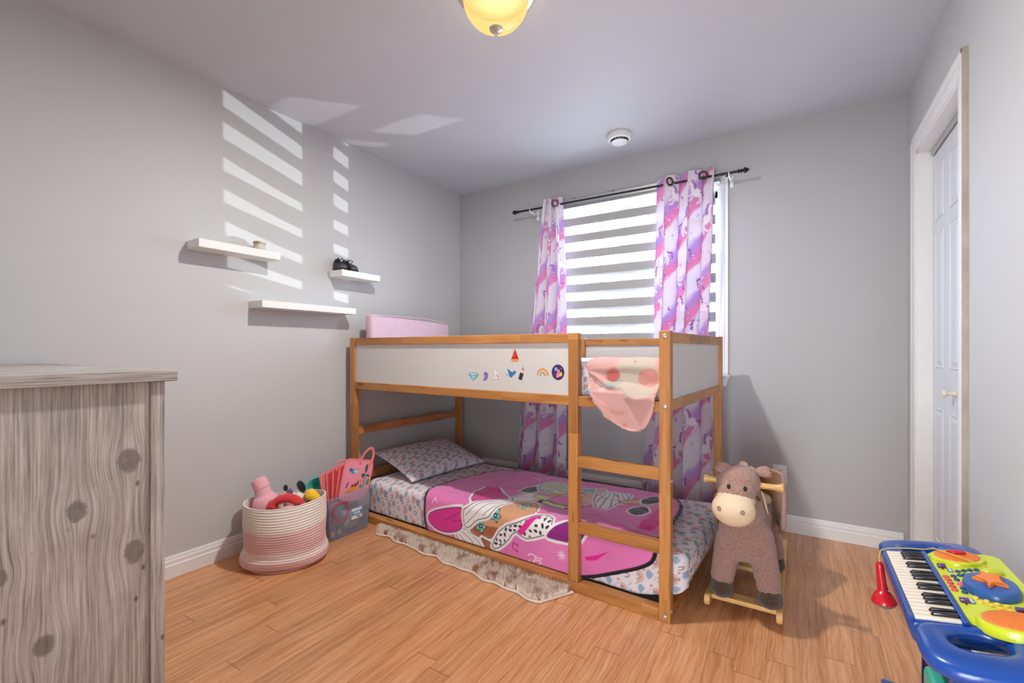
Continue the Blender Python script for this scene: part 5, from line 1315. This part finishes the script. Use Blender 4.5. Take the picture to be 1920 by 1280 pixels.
part('body', blob([('s', (-2.275, 1.820, 0.060), (0.030, 0.062, 0.038)), ('s', (-2.280, 1.780, 0.105), (0.030, 0.040, 0.030)), ('s', (-2.28, 1.85, 0.10), (0.028, 0.034, 0.03))], 0.005, 4), plush('grey_plush', S(196, 196, 204)), t, world=True)
t = inb('green and blue cloth scrap standing inside the clear bin', 'cloth_scrap', 'toy')
bm = new(); prism(bm, rrect(0.11, 0.13, 0.01), (-2.330, 1.850, 0.150), (0.53, 0.6, 0.0), (0, 0, 1), 0.02); part('cover', bm, plain('green_cloth', S(64, 132, 112), 0.8, noise=0.3, nscale=30), t, world=True)

# ---- pink busy book fanned open, standing in the bin
fb = thing('busy_book', 'pink felt activity book with carry handles fanned open above the bin', 'activity book', (-2.27, 1.84, 0.16))
M['book_pink'] = plain('book_felt', S(240, 150, 170), 0.75, noise=0.03, nscale=40, bump=0.2)
M['book_coral'] = plain('book_binding', S(238, 122, 126), 0.7)
def smooth_open(p, k=3):
    p = np.asarray(p, float)
    for _ in range(k): p = np.concatenate([p[:1], np.stack([0.75 * p[:-1] + 0.25 * p[1:], 0.25 * p[:-1] + 0.75 * p[1:]], 1).reshape(-1, p.shape[1]), p[-1:]])
    return p
def page(o, rz, tilt, w, hh, name, m, th=0.006):
    """rounded page in its own plane; returns its matrix"""
    Mx = Matrix.Translation(o) @ Matrix.Rotation(rz, 4, 'Z') @ Matrix.Rotation(tilt, 4, 'Y')
    bm = new(); prism(bm, [(p[0], p[1]) for p in rrect(w, hh, 0.032, 7)], (0, 0, 0), (1, 0, 0), (0, 0, 1), th)
    for v in bm.verts: v.co = Mx @ v.co
    return Mx, part(name, bm, m, fb, world=True)
RZB = math.radians(80)                                  # page plane nearly parallel to the bin front
Mx, cover = page((-2.258, 1.846, 0.302), RZB, math.radians(13), 0.185, 0.235, 'front_cover', M['book_pink'])
nrm = (Mx.to_3x3() @ Vector((0, -1, 0))).normalized()
bm = new(); tube(bm, [Mx @ Vector((p[0], -0.003, p[1])) for p in rrect(0.187, 0.237, 0.032, 7)], 0.0045, 8, closed=True); part('binding', bm, M['book_coral'], cover, True, world=True)
for i, (dx, dy, tl) in enumerate(((-0.016, -0.020, 5), (-0.030, -0.042, 1), (-0.044, -0.064, -4), (-0.058, -0.084, -9))):
    m2, pg = page((-2.258 + dx - 0.006, 1.846 + dy, 0.293 - 0.010 * i), RZB - 0.05 * i, math.radians(13 - 5.5 * (i + 1)), 0.180, 0.228, 'page', M['book_coral'], 0.008)
    if i < 3:
        bm = new(); prism(bm, rrect(0.16, 0.20, 0.02), m2 @ Vector((0, -0.0085, 0)), m2.to_3x3() @ Vector((1, 0, 0)), m2.to_3x3() @ Vector((0, 0, 1)), 0.0006); part('inner_felt', bm, plain('page_red_%d' % i, S(206, 60, 74), 0.8), pg, world=True, label='red inner felt')
for pts in ([(0.0, 0.100), (0.008, 0.140), (0.035, 0.185), (0.062, 0.196), (0.080, 0.175), (0.082, 0.13), (0.066, 0.092)],):
    bm = new(); tube(bm, [Mx @ Vector((p[0], -0.009, p[1])) for p in smooth_open(pts)], 0.0075, 8, flat=0.6); part('handle', bm, M['book_coral'], fb, True, world=True)
bm = new(); tube(bm, [tuple(p) for p in smooth_open([(-2.292, 1.735, 0.375), (-2.297, 1.735, 0.410), (-2.292, 1.765, 0.432), (-2.282, 1.800, 0.425), (-2.272, 1.825, 0.395)])], 0.006, 8, flat=0.6); part('handle', bm, M['book_coral'], fb, True, world=True)
mm1 = 0.001
flat('felt_picture', cover, [(chaikin(P_(-66, 62, -44, 72, -30, 60, -4, 66, 2, 48, -16, 36, -36, 36, -50, 44), 1), (96, 150, 180)), (ell(-14 * mm1, 50 * mm1, 13 * mm1, 10 * mm1), (196, 216, 222)), (ell(-50 * mm1, 58 * mm1, 9 * mm1, 8 * mm1), (60, 96, 140))], Mx @ Vector((0, -0.0062, 0)), Mx.to_3x3() @ Vector((1, 0, 0)), Mx.to_3x3() @ Vector((0, 0, 1)), world=True)
flat('felt_picture', cover, [(chaikin(P_(-66, -76, -36, -56, -10, -34, 18, -26, 10, -52, -16, -72, -44, -74), 1), (226, 150, 52)), (chaikin(P_(-30, -44, -22, -22, -12, -34, -4, -14, 4, -26, 14, 2, 20, -20, 6, -34), 0), (140, 40, 60)), (P_(-64, -44, -50, -8, -46, -22, -56, -52), (150, 70, 120))], Mx @ Vector((0, -0.0062, 0)), Mx.to_3x3() @ Vector((1, 0, 0)), Mx.to_3x3() @ Vector((0, 0, 1)), world=True)
flat('felt_picture', cover, [(P_(48, -44, 60, -44, 56, 34, 50, 34), (86, 150, 196)), (chaikin(P_(24, 32, 48, 46, 50, 26, 36, 8, 30, 22), 1), (44, 110, 70)), (chaikin(P_(50, 30, 74, 40, 84, 18, 66, 22), 1), (44, 110, 70)), (chaikin(P_(46, 44, 44, 86, 54, 98, 62, 84, 58, 46), 1), (46, 84, 70)), (chaikin(P_(66, -30, 84, -26, 86, 12, 72, 8), 1), (70, 150, 80)), (chaikin(P_(26, -50, 44, -48, 44, -22, 28, -20), 1), (120, 150, 70)), (ell(34 * mm1, -6 * mm1, 9 * mm1, 11 * mm1), (232, 130, 130))], Mx @ Vector((0, -0.0062, 0)), Mx.to_3x3() @ Vector((1, 0, 0)), Mx.to_3x3() @ Vector((0, 0, 1)), world=True)

# ============================================================ ROCKING HORSE
HX, HY = -0.192, 2.30
hr = thing('rocking_horse', 'plush brown rocking horse on wooden rockers at the foot of the bed', 'rocking horse', (HX, HY, 0))
def fur_material(name, c, d):
    k = N(name).set(Roughness=0.95, Sheen_Weight=0.35, Specular_IOR_Level=0.2)
    o = k.obj(); f = k.noise(o, 120, 4, 0.7); g = k.noise(o, 420, 3, 0.7)
    k.l(k.ramp(k.math('ADD', k.math('MULTIPLY', f, 0.5), k.math('MULTIPLY', g, 0.5)), (0.34, d), (0.62, c)), k.b.inputs['Base Color'])
    k.bump(g, 0.7, 0.004); return k.m
M['fur'] = fur_material('brown_plush_fur', S(186, 148, 136), S(138, 100, 90))
M['hoof'] = fur_material('dark_hoof_plush', S(92, 74, 60), S(66, 52, 42))
M['muzzle'] = plain('cream_muzzle_suede', S(222, 198, 168), 0.85, noise=0.04, nscale=30, bump=0.15)
M['saddle'] = fur_material('tan_saddle_plush', S(150, 104, 62), S(112, 72, 42))
M['seat'] = fur_material('light_tan_seat', S(196, 160, 126), S(160, 124, 92))
M['brown_ribbon'] = plain('brown_ribbon', S(92, 58, 34), 0.8)
M['bead'] = plain('black_bead_eye', S(14, 12, 14), 0.15)
hx = lambda x, y, z: (HX + x, y, z)
legs = [(-0.082, 2.128, 0.155), (0.090, 2.118, 0.105), (-0.085, 2.485, 0.12), (0.090, 2.490, 0.12)]
pr_ = [('c', hx(-0.006, 2.19, 0.318), hx(0, 2.46, 0.330), 0.096, 0.096), ('s', hx(-0.004, 2.15, 0.295), (0.092, 0.072, 0.098)),
       ('c', hx(-0.006, 2.17, 0.40), hx(-0.016, 2.085, 0.50), 0.082, 0.074), ('s', hx(-0.016, 2.062, 0.548), (0.083, 0.080, 0.074)), ('s', hx(-0.018, 2.020, 0.515), (0.074, 0.060, 0.060)),
       ('s', hx(0.0, 2.44, 0.335), (0.098, 0.100, 0.100)), ('s', hx(-0.05, 2.14, 0.30), (0.055, 0.06, 0.09)), ('s', hx(0.055, 2.14, 0.30), (0.055, 0.06, 0.09))]
pr_ += [('c', hx(-0.058, 2.15, 0.28), hx(-0.082, 2.122, 0.13), 0.055, 0.046), ('c', hx(0.060, 2.15, 0.28), hx(0.092, 2.125, 0.125), 0.055, 0.046),
        ('c', hx(-0.062, 2.46, 0.29), hx(-0.086, 2.478, 0.13), 0.058, 0.044), ('c', hx(0.062, 2.46, 0.29), hx(0.092, 2.480, 0.13), 0.058, 0.044)]
part('body', blob(pr_, 0.006, 10, 0.0011), M['fur'], hr, world=True)
for x, y in ((-0.083, 2.118), (0.094, 2.121), (-0.087, 2.479), (0.093, 2.481)):
    part('hoof', blob([('s', hx(x, y - 0.004, 0.080), (0.048, 0.052, 0.034)), ('c', hx(x, y, 0.085), hx(x, y, 0.105), 0.045, 0.043)], 0.005, 4, 0.0005), M['hoof'], hr, world=True)
mz = blob([('s', hx(-0.024, 1.978, 0.462), (0.080, 0.062, 0.066)), ('s', hx(-0.020, 2.005, 0.495), (0.072, 0.055, 0.045))], 0.005, 8)
mzo = part('muzzle', mz, M['muzzle'], hr, world=True)
for sx in (-0.044, 0.038):                               # spiral stitched nostrils
    c0 = Vector(hx(-0.024 + sx, 0, 0)); pts = []
    for i in range(34):
        a = i * 0.36; r = 0.0018 + 0.00022 * i
        px, pz = sx + r * math.cos(a), 0.010 + r * math.sin(a)
        yy = 1.978 - 0.062 * math.sqrt(max(0.02, 1 - (px / 0.080) ** 2 - (pz / 0.066) ** 2)) - 0.0002
        pts.append(hx(-0.024 + px, yy, 0.462 + pz))
    bm = new(); tube(bm, pts, 0.0009, 6); part('nostril', bm, M['brown_ribbon'], mzo, True, world=True, label='brown spiral stitched nostril')
bm = new(); tube(bm, [hx(-0.020 + 0.082 * math.cos(a), 1.992 + 0.030 * (1 - math.sin(a)) , 0.500 + 0.030 * math.sin(a)) for a in np.linspace(0.0, PI, 24)], 0.0055, 8, flat=1.0); part('bridle', bm, M['brown_ribbon'], hr, True, world=True, label='brown ribbon bridle')
for x in (-0.040, 0.018):
    bm = new(); ellip(bm, hx(x, 1.972, 0.549), (0.0068, 0.006, 0.009)); part('eye', bm, M['bead'], hr, True, world=True, label='black bead eye')
for sx, yy, zz, rr in ((-0.062, 2.045, 0.607, 0.35), (0.066, 2.085, 0.598, -0.5)):
    part('ear', blob([('s', hx(sx, yy, zz), (0.034, 0.018, 0.019), Matrix.Rotation(rr, 3, 'Y')), ('s', hx(sx * 1.25, yy - 0.012, zz - 0.006), (0.022, 0.014, 0.014))], 0.004, 4, 0.0006), M['fur'], hr, world=True)
part('mane', blob([('c', hx(0.0, 2.075, 0.612), hx(0.0, 2.13, 0.575), 0.020, 0.024), ('c', hx(0.0, 2.13, 0.575), hx(0.0, 2.20, 0.465), 0.024, 0.022), ('s', hx(0.03, 2.10, 0.59), (0.018, 0.02, 0.018))], 0.005, 3, 0.002), fur_material('pale_mane', S(206, 178, 160), S(166, 132, 116)), hr, world=True)
bm = new(); tube(bm, [hx(0.062, 2.150, 0.500), hx(0.070, 2.165, 0.47), hx(0.078, 2.175, 0.43), hx(0.084, 2.19, 0.40)], [0.003, 0.0045, 0.004, 0.002], 8); part('fringe', bm, M['muzzle'], hr, True, world=True, label='pale fringe along the neck')
# handles through the head
for s_ in (-1, 1):
    L = [(0.070, 0.0115), (0.085, 0.0115), (0.110, 0.0118), (0.125, 0.014), (0.137, 0.0185), (0.143, 0.0175), (0.1465, 0.010), (0.147, 0.0)]
    bm = new(); lathe(bm, [(0, 0.05), (0.0115, 0.05)] + [(r, z) for z, r in L], 24, Matrix.Translation(hx(0.0, 2.058, 0.548)) @ Matrix.Rotation(s_ * PI / 2, 4, 'Y'))
    me_ = mesh_from(bm, 'handle', True); o = part('handle', me_, M['birch'], hr, world=True, grain=True, label='turned wooden handle')
# padded saddle with its wrap-round back
def saddle():
    na, nz = 64, 22
    A = np.linspace(-1.80, 1.80, na)[:, None]; t = np.linspace(0, 1, nz)[None]
    e = np.abs(A) / 1.80
    sp = lambda v: np.sign(v) * np.abs(v) ** 0.62
    lo_ = 0.345 - 0.060 * np.sin(np.clip(e * 1.3, 0, 1) * PI / 2); hi_ = 0.520 - 0.015 * e ** 2 - 0.20 * np.clip((e - 0.66) / 0.34, 0, 1) ** 1.1
    Z = lo_ + (hi_ - lo_) * t
    return np.stack([HX + (0.126 + 0.012 * t) * sp(np.sin(A)), 2.35 + (0.105 + 0.015 * t) * sp(np.cos(A)), Z], -1)
Ps = saddle()
o = part('saddle_back', grid_mesh('saddle_back', Ps), M['saddle'], hr, world=True, label='brown curved seat back'); solidify(o, 0.018, 0)
bm = new(); tube(bm, [tuple(p) for p in Ps[:, -1]], 0.0085, 8); part('saddle_rim', bm, M['fur'], hr, True, world=True)
part('saddle_seat', blob([('s', hx(0, 2.34, 0.415), (0.092, 0.095, 0.030)), ('s', hx(0, 2.27, 0.42), (0.070, 0.045, 0.026))], 0.006, 6, 0.0008), M['seat'], hr, world=True, label='light tan padded seat')
part('tail', blob([('c', hx(0, 2.545, 0.37), hx(0, 2.60, 0.26), 0.020, 0.026), ('s', hx(0, 2.605, 0.22), (0.03, 0.028, 0.05))], 0.006, 3, 0.002), M['fur'], hr, world=True)
# rockers and cross bars
def rocker(x):
    top, bot = [], []
    for i in range(41):
        y = 2.045 + i / 40 * 0.735; u = (y - 2.34) / 0.37
        zb = 0.0005 + 0.046 * u * u
        top.append((y, zb + 0.048 - 0.010 * abs(u) ** 3)); bot.append((y, zb))
    cap0 = [(2.045 - 0.017 * math.sin(a), (top[0][1] + bot[0][1]) / 2 + (top[0][1] - bot[0][1]) / 2 * math.cos(a)) for a in np.linspace(0, PI, 9)[1:-1]]
    pts = bot[:] + top[::-1] + cap0
    bm = new(); prism(bm, pts, (x, 0, 0), (0, 1, 0), (0, 0, 1), 0.021)
    bmesh.ops.bevel(bm, geom=[e for e in bm.edges if abs(e.verts[0].co.x - e.verts[1].co.x) < 1e-6], offset=0.003, segments=2, affect='EDGES')
    return bm
for x in (HX - 0.140, HX + 0.119): part('rocker', rocker(x), M['birch'], hr, world=True, grain=True)
for y in (2.115, 2.480):
    bm = new(); zc_ = 0.0005 + 0.046 * ((y - 2.34) / 0.37) ** 2; box(bm, (HX - 0.119, y - 0.030, zc_ + 0.022), (HX + 0.119, y + 0.030, zc_ + 0.040), 0.003); part('cross_bar', bm, M['birch'], hr, world=True, grain=True)

# ============================================================ TOY KEYBOARD
KT = math.atan(0.15); KO = Vector((0.215, 1.53, 0.49))
kb = thing('toy_keyboard', 'blue and lime electronic toy keyboard on a stand by the closet', 'toy keyboard', (0.33, 1.53, 0))
def K3(a, b, c): return Vector((KO.x + a * math.cos(KT) - c * math.sin(KT), KO.y + b, KO.z + a * math.sin(KT) + c * math.cos(KT)))
KM = Matrix.Translation(KO) @ Matrix.Rotation(-KT, 4, 'Y')
def kpart(name, bm, m, smooth=True, parent=None, label=None, angle=40):
    for v in bm.verts: v.co = KM @ v.co
    return part(name, bm, m, parent or kb, smooth, angle, world=True, label=label)
def gloss(name, c, r=0.25): return plain(name, c, r, coat=0.25)
M['k_blue'] = gloss('blue_plastic', S(22, 72, 156)); M['k_blue2'] = gloss('pad_blue_plastic', S(42, 92, 164), 0.35); M['k_navy'] = gloss('navy_plastic', S(14, 26, 104), 0.4)
M['k_lime'] = gloss('lime_plastic', S(206, 218, 42)); M['k_orange'] = gloss('orange_plastic', S(240, 128, 46), 0.4); M['k_red'] = gloss('red_plastic', S(196, 24, 40)); M['k_white'] = gloss('ivory_key', S(238, 226, 208), 0.35); M['k_black'] = gloss('black_key', S(26, 24, 28), 0.28)
M['k_purple'] = gloss('purple_plastic', S(92, 54, 128)); M['k_yellow'] = gloss('amber_button', S(250, 208, 84)); M['k_salmon'] = gloss('salmon_button', S(226, 88, 84)); M['k_pink'] = gloss('pink_button', S(232, 104, 136)); M['k_teal'] = gloss('teal_plastic_seat', S(58, 178, 150), 0.4)
bm = new(); box(bm, (-0.008, -0.203, -0.052), (0.236, 0.203, 0.000), 0.010, 3); kpart('case', bm, M['k_blue'])
bm = new(); tube(bm, [(-0.004, b, 0.003) for b in np.linspace(-0.203, 0.203, 12)], 0.0052, 10); kpart('front_lip', bm, M['k_blue'])
bm = new(); box(bm, (0.081, -0.200, -0.002), (0.093, 0.200, 0.010), 0.004, 3); kpart('divider', bm, M['k_blue'])
bm = new(); prism(bm, [(p[0], p[1]) for p in rrect(0.145, 0.40, 0.022, 6, 0.1655, 0.0)], (0, 0, 0.0), (1, 0, 0), (0, 1, 0), 0.008); bmesh.ops.bevel(bm, geom=[e for e in bm.edges if all(v.co.z > 0.007 for v in e.verts)], offset=0.003, segments=2, affect='EDGES'); kpart('control_panel', bm, M['k_lime'], True)
# side handles moulded round an oval opening
def grip(sg):
    n, mseg = 72, 14; bm = new(); rings = []
    for i in range(n):
        th = 2 * PI * i / n; ct, st = math.cos(th), math.sin(th)
        e = 2 / 3.2
        oa = 0.108 + 0.116 * math.copysign(abs(ct) ** e, ct); ob = -0.262 + 0.092 * math.copysign(abs(st) ** e, st)
        if ob > -0.195: ob = -0.195
        ia = 0.092 + 0.043 * math.copysign(abs(ct) ** 0.8, ct) ; ib = -0.249 + 0.032 * math.copysign(abs(st) ** 0.8, st)
        ring = []
        for j in range(mseg):
            ph = 2 * PI * j / mseg; cx, sz = math.cos(ph), math.sin(ph)
            q = 0.5 + 0.5 * math.copysign(abs(cx) ** 0.75, cx); z = -0.020 + 0.020 * math.copysign(abs(sz) ** 0.75, sz) - 0.010 * max(0, (-0.262 - (ib + (ob - ib) * q)) / 0.09)
            ring.append(bm.verts.new((ia + (oa - ia) * q, (ib + (ob - ib) * q) * sg, z)))
        rings.append(ring)
    for i in range(n):
        a, b = rings[i], rings[(i + 1) % n]
        for j in range(mseg): bm.faces.new((a[j], a[(j + 1) % mseg], b[(j + 1) % mseg], b[j]))
    return bm
for sg in (1, -1): kpart('side_handle', grip(sg), M['k_blue'], True, angle=180)
# keys: from the far (low) end F G A B C D E, three octaves
NW = 21; kw = 0.394 / NW; b0 = 0.197
def key_white():
    bm = new(); box(bm, (0.0035, -kw + 0.0006, -0.001), (0.081, -0.0006, 0.0045), 0.0012, 2)
    return bm
wk = kpart('white_key', key_white(), M['k_white'], True); 
shift = lambda o, b: setattr(o, 'location', (0, b, 0))
shift(wk, b0)
for i in range(1, NW):
    o = wk.copy(); COL.objects.link(o); o.parent = kb; shift(o, b0 - i * kw)
bm = new(); box(bm, (0.034, -0.0050, 0.004), (0.081, 0.0050, 0.0118), 0.0022, 2)
for v in bm.verts:
    if v.co.x < 0.045 and v.co.z > 0.009: v.co.x += 0.004
bk_ = kpart('black_key', bm, M['k_black'], True)
first = True
for i in range(NW):
    if i % 7 in (0, 1, 2, 4, 5):                        # after F, G, A, C and D
        b = b0 - (i + 1) * kw
        if first: shift(bk_, b); first = False
        else:
            o = bk_.copy(); COL.objects.link(o); o.parent = kb; shift(o, b)
def disc(ca, cb, ra, rb, z0, hgt, dome=0.0, n=48, rim=0.15):
    bm = new()
    prof = [(1.0, z0), (1.0, z0 + hgt * 0.55), (1 - rim * 0.35, z0 + hgt * 0.9), (1 - rim, z0 + hgt)] + [(f, z0 + hgt + dome * (1 - (f / (1 - rim)) ** 2)) for f in (0.6, 0.3, 0.0)]
    rings = lathe(bm, prof, n)
    for r in rings:
        for v in r: v.co = Vector((ca + v.co.x * ra, cb + v.co.y * rb, v.co.z))
    return bm
def speaker(ca, cb, ra, rb, far):
    lm = disc(ca, cb, ra + 0.010, rb + 0.010, -0.004, 0.021); o = kpart('speaker_bezel', lm, M['k_lime'], True)
    d = kpart('speaker_grille', disc(ca, cb, ra, rb, 0.012, 0.008, 0.004), M['k_orange_rib'], True, parent=o, label='orange ribbed speaker disc')
    if far:
        kpart('speaker_button', disc(ca, cb, 0.020, 0.009, 0.0235, 0.007, 0.002, 28), M['k_red'], True, parent=d, label='red oval button')
k = N('orange_ribbed').set(Base_Color=S(240, 128, 46), Roughness=0.4)
o_ = k.obj(); sx_ = k.n('ShaderNodeSeparateXYZ'); k.l(o_, sx_.inputs[0])
k.bump(k.math('SINE', k.math('MULTIPLY', sx_.outputs[1], 1500.0)), 0.5, 0.0015); M['k_orange_rib'] = k.m
speaker(0.150, 0.153, 0.047, 0.042, True)
speaker(0.166, -0.192, 0.053, 0.042, False)
pad = kpart('drum_pad', disc(0.170, -0.030, 0.048, 0.066, 0.004, 0.024, 0.004, 56, 0.2), M['k_blue2'], True, label='raised blue oval pad')
star = []
for i in range(10):
    a = math.radians(90 + 36 * i + 12); r = 1.0 if i % 2 == 0 else 0.42
    star.append((0.170 + 0.030 * r * math.cos(a), -0.034 + 0.046 * r * math.sin(a)))
bm = new(); prism(bm, star, (0, 0, 0.0305), (1, 0, 0), (0, 1, 0), 0.010); bmesh.ops.bevel(bm, geom=[e for e in bm.edges if all(v.co.z > 0.040 for v in e.verts)], offset=0.003, segments=2, affect='EDGES'); kpart('star_button', bm, M['k_orange'], True, parent=pad, label='orange star button')
def buttons(name, pts, ra, rb, m, hgt=0.006):
    o0 = None
    for a, b in pts:
        if o0 is None:
            o0 = kpart(name, disc(0, 0, ra, rb, 0.006, hgt, 0.0015, 20, 0.4), m, True); base = o0.data
            o0.location = (a * math.cos(KT), b, a * math.sin(KT))
        else:
            o = o0.copy(); COL.objects.link(o); o.parent = kb; o.location = (a * math.cos(KT), b, a * math.sin(KT))
buttons('blue_button', [(0.1326, 0.0669), (0.1457, 0.0753), (0.1585, 0.0819), (0.1718, 0.0870), (0.1175, 0.0347), (0.1309, 0.0431), (0.1419, 0.0492), (0.1191, 0.0142), (0.1196, -0.0344), (0.1178, -0.0552)], 0.0058, 0.0068, M['k_navy'] if False else gloss('steel_blue_button', S(34, 84, 128)))
buttons('red_button', [(0.1017, 0.0273), (0.1025, 0.0114), (0.1026, -0.0074), (0.1023, -0.0273), (0.1021, -0.0467)], 0.0066, 0.0072, M['k_salmon'])
buttons('pink_button', [(0.1213, -0.0115)], 0.0075, 0.0105, M['k_pink'])
buttons('amber_button', [(0.1308, -0.0800), (0.1342, -0.1010), (0.1455, -0.0935), (0.1475, -0.1130), (0.1600, -0.1040), (0.1600, -0.1240), (0.1740, -0.1090), (0.1740, -0.1290)], 0.0056, 0.0066, M['k_yellow'])
for a, b in ((0.1053, 0.0896), (0.106, -0.1054), (0.190, -0.128)):
    bm = new(); box(bm, (a - 0.0005, b - 0.014, 0.0078), (a + 0.0025, b + 0.014, 0.0084)); sl = kpart('slider_slot', bm, M['k_black'], False)
    bm = new(); box(bm, (a - 0.008, b - 0.006, 0.0086), (a + 0.009, b + 0.006, 0.017), 0.002, 2); kpart('slider_knob', bm, M['k_purple'], True, parent=sl, label='purple slider knob')
for a, b in ((0.119, 0.0737), (0.1197, -0.0986)):
    bm = new(); box(bm, (a - 0.005, b - 0.013, 0.0078), (a + 0.005, b + 0.013, 0.0090), 0.0006); lw = kpart('label_window', bm, M['k_blue'], False)
    bm = new(); box(bm, (a - 0.0028, b - 0.010, 0.0090), (a + 0.0028, b + 0.010, 0.0094)); kpart('window_strip', bm, CM((206, 212, 224)), False, parent=lw)
bm = new(); ellip(bm, (0.198, 0.075, 0.010), (0.022, 0.016, 0.010)); kpart('mic_cradle', bm, M['k_lime'], True)
# stand: two splayed legs, feet, music-side brace
def slab(pts_a, pts_b, name):
    bm = new()
    a = [bm.verts.new(p) for p in pts_a]; b = [bm.verts.new(p) for p in pts_b]
    bm.faces.new(a[::-1]); bm.faces.new(b)
    for i in range(len(a)): bm.faces.new((a[i], a[(i + 1) % len(a)], b[(i + 1) % len(a)], b[i]))
    bmesh.ops.bevel(bm, geom=list(bm.edges), offset=0.004, segments=2, affect='EDGES')
    return part(name, bm, M['k_navy'], kb, True, world=True)
def leg(yt, yb, sy, x0):
    w = 0.020
    return slab([(x0, yt, 0.452), (0.355, yt, 0.468), (0.390, yb, 0.0), (x0 + 0.010, yb, 0.0)], [(x0, yt + sy * w, 0.452), (0.355, yt + sy * w, 0.468), (0.390, yb + sy * w, 0.0), (x0 + 0.010, yb + sy * w, 0.0)], 'leg')
leg(1.262, 1.215, -1, 0.256); leg(1.785, 1.865, 1, 0.312)
for y in (1.195, 1.875):
    bm = new(); box(bm, (0.225, y - 0.018, 0.0), (0.425, y + 0.018, 0.024), 0.006, 2); part('foot', bm, M['k_blue'], kb, True, world=True)
bm = new(); box(bm, (0.395, 1.225, 0.16), (0.408, 1.862, 0.25), 0.003); part('brace', bm, M['k_navy'], kb, world=True)
# microphone hanging over the far front corner
mc = thing('toy_microphone', 'red toy microphone hanging by its cord from the toy keyboard', 'microphone', (0.192, 1.700, 0.345))
MT = Matrix.Translation((0.198, 1.690, 0.468)) @ Matrix.Rotation(PI, 4, 'X') @ Matrix.Rotation(0.10, 4, 'Y')
bm = new(); lathe(bm, [(0, -0.004), (0.005, -0.003), (0.0085, 0.002), (0.0098, 0.012), (0.0112, 0.045), (0.0118, 0.066), (0.0124, 0.078), (0.0170, 0.082), (0.0190, 0.084), (0.0205, 0.088), (0.0225, 0.090), (0.0275, 0.101), (0.0300, 0.106), (0.0300, 0.110), (0.0280, 0.111), (0, 0.111)], 32, MT); part('handle', bm, M['k_red'], mc, True, world=True)
bm = new(); lathe(bm, [(0.0278, 0.1112), (0.026, 0.116), (0.020, 0.121), (0.010, 0.1235), (0, 0.124)], 32, MT); part('grille', bm, plain('mic_grille', S(150, 146, 140), 0.4, metal=0.5, bump=0.6, nscale=500), mc, True, world=True, label='grey mesh grille')
bm = new(); ellip(bm, MT @ Vector((0.010, 0.008, 0.068)), (0.003, 0.004, 0.004)); part('switch', bm, M['k_black'], mc, True, world=True, label='dark switch')
cord = [MT @ Vector((0, 0, -0.003)), MT @ Vector((0.001, 0, -0.016)), Vector((0.2035, 1.709, 0.4990)), K3(0.006, 0.198, 0.0105), K3(0.030, 0.2005, 0.012), K3(0.060, 0.203, 0.0125), K3(0.093, 0.196, 0.0145)] + [K3(0.108, 0.178, 0.026), K3(0.140, 0.128, 0.0285), K3(0.178, 0.096, 0.022), K3(0.192, 0.082, 0.021)]
bm = new(); tube(bm, [tuple(p) for p in cord], 0.0014, 8); part('cord', bm, plain('yellow_cord', S(206, 190, 70), 0.5), mc, True, world=True, label='thin yellow cord')
# stool tucked under it
stl = thing('toy_stool', 'small teal topped toy stool tucked under the toy keyboard', 'stool', (0.318, 1.356, 0))
bm = new(); box(bm, (0.249, 1.272, 0.285), (0.385, 1.440, 0.345), 0.014, 3); part('seat', bm, M['k_teal'], stl, True, world=True)
for x in (0.265, 0.370):
    for y in (1.288, 1.424):
        bm = new(); tube(bm, [(x, y, 0.286), (x, y, 0.0005)], [0.012, 0.010], 12); part('leg', bm, M['k_blue'], stl, True, world=True)
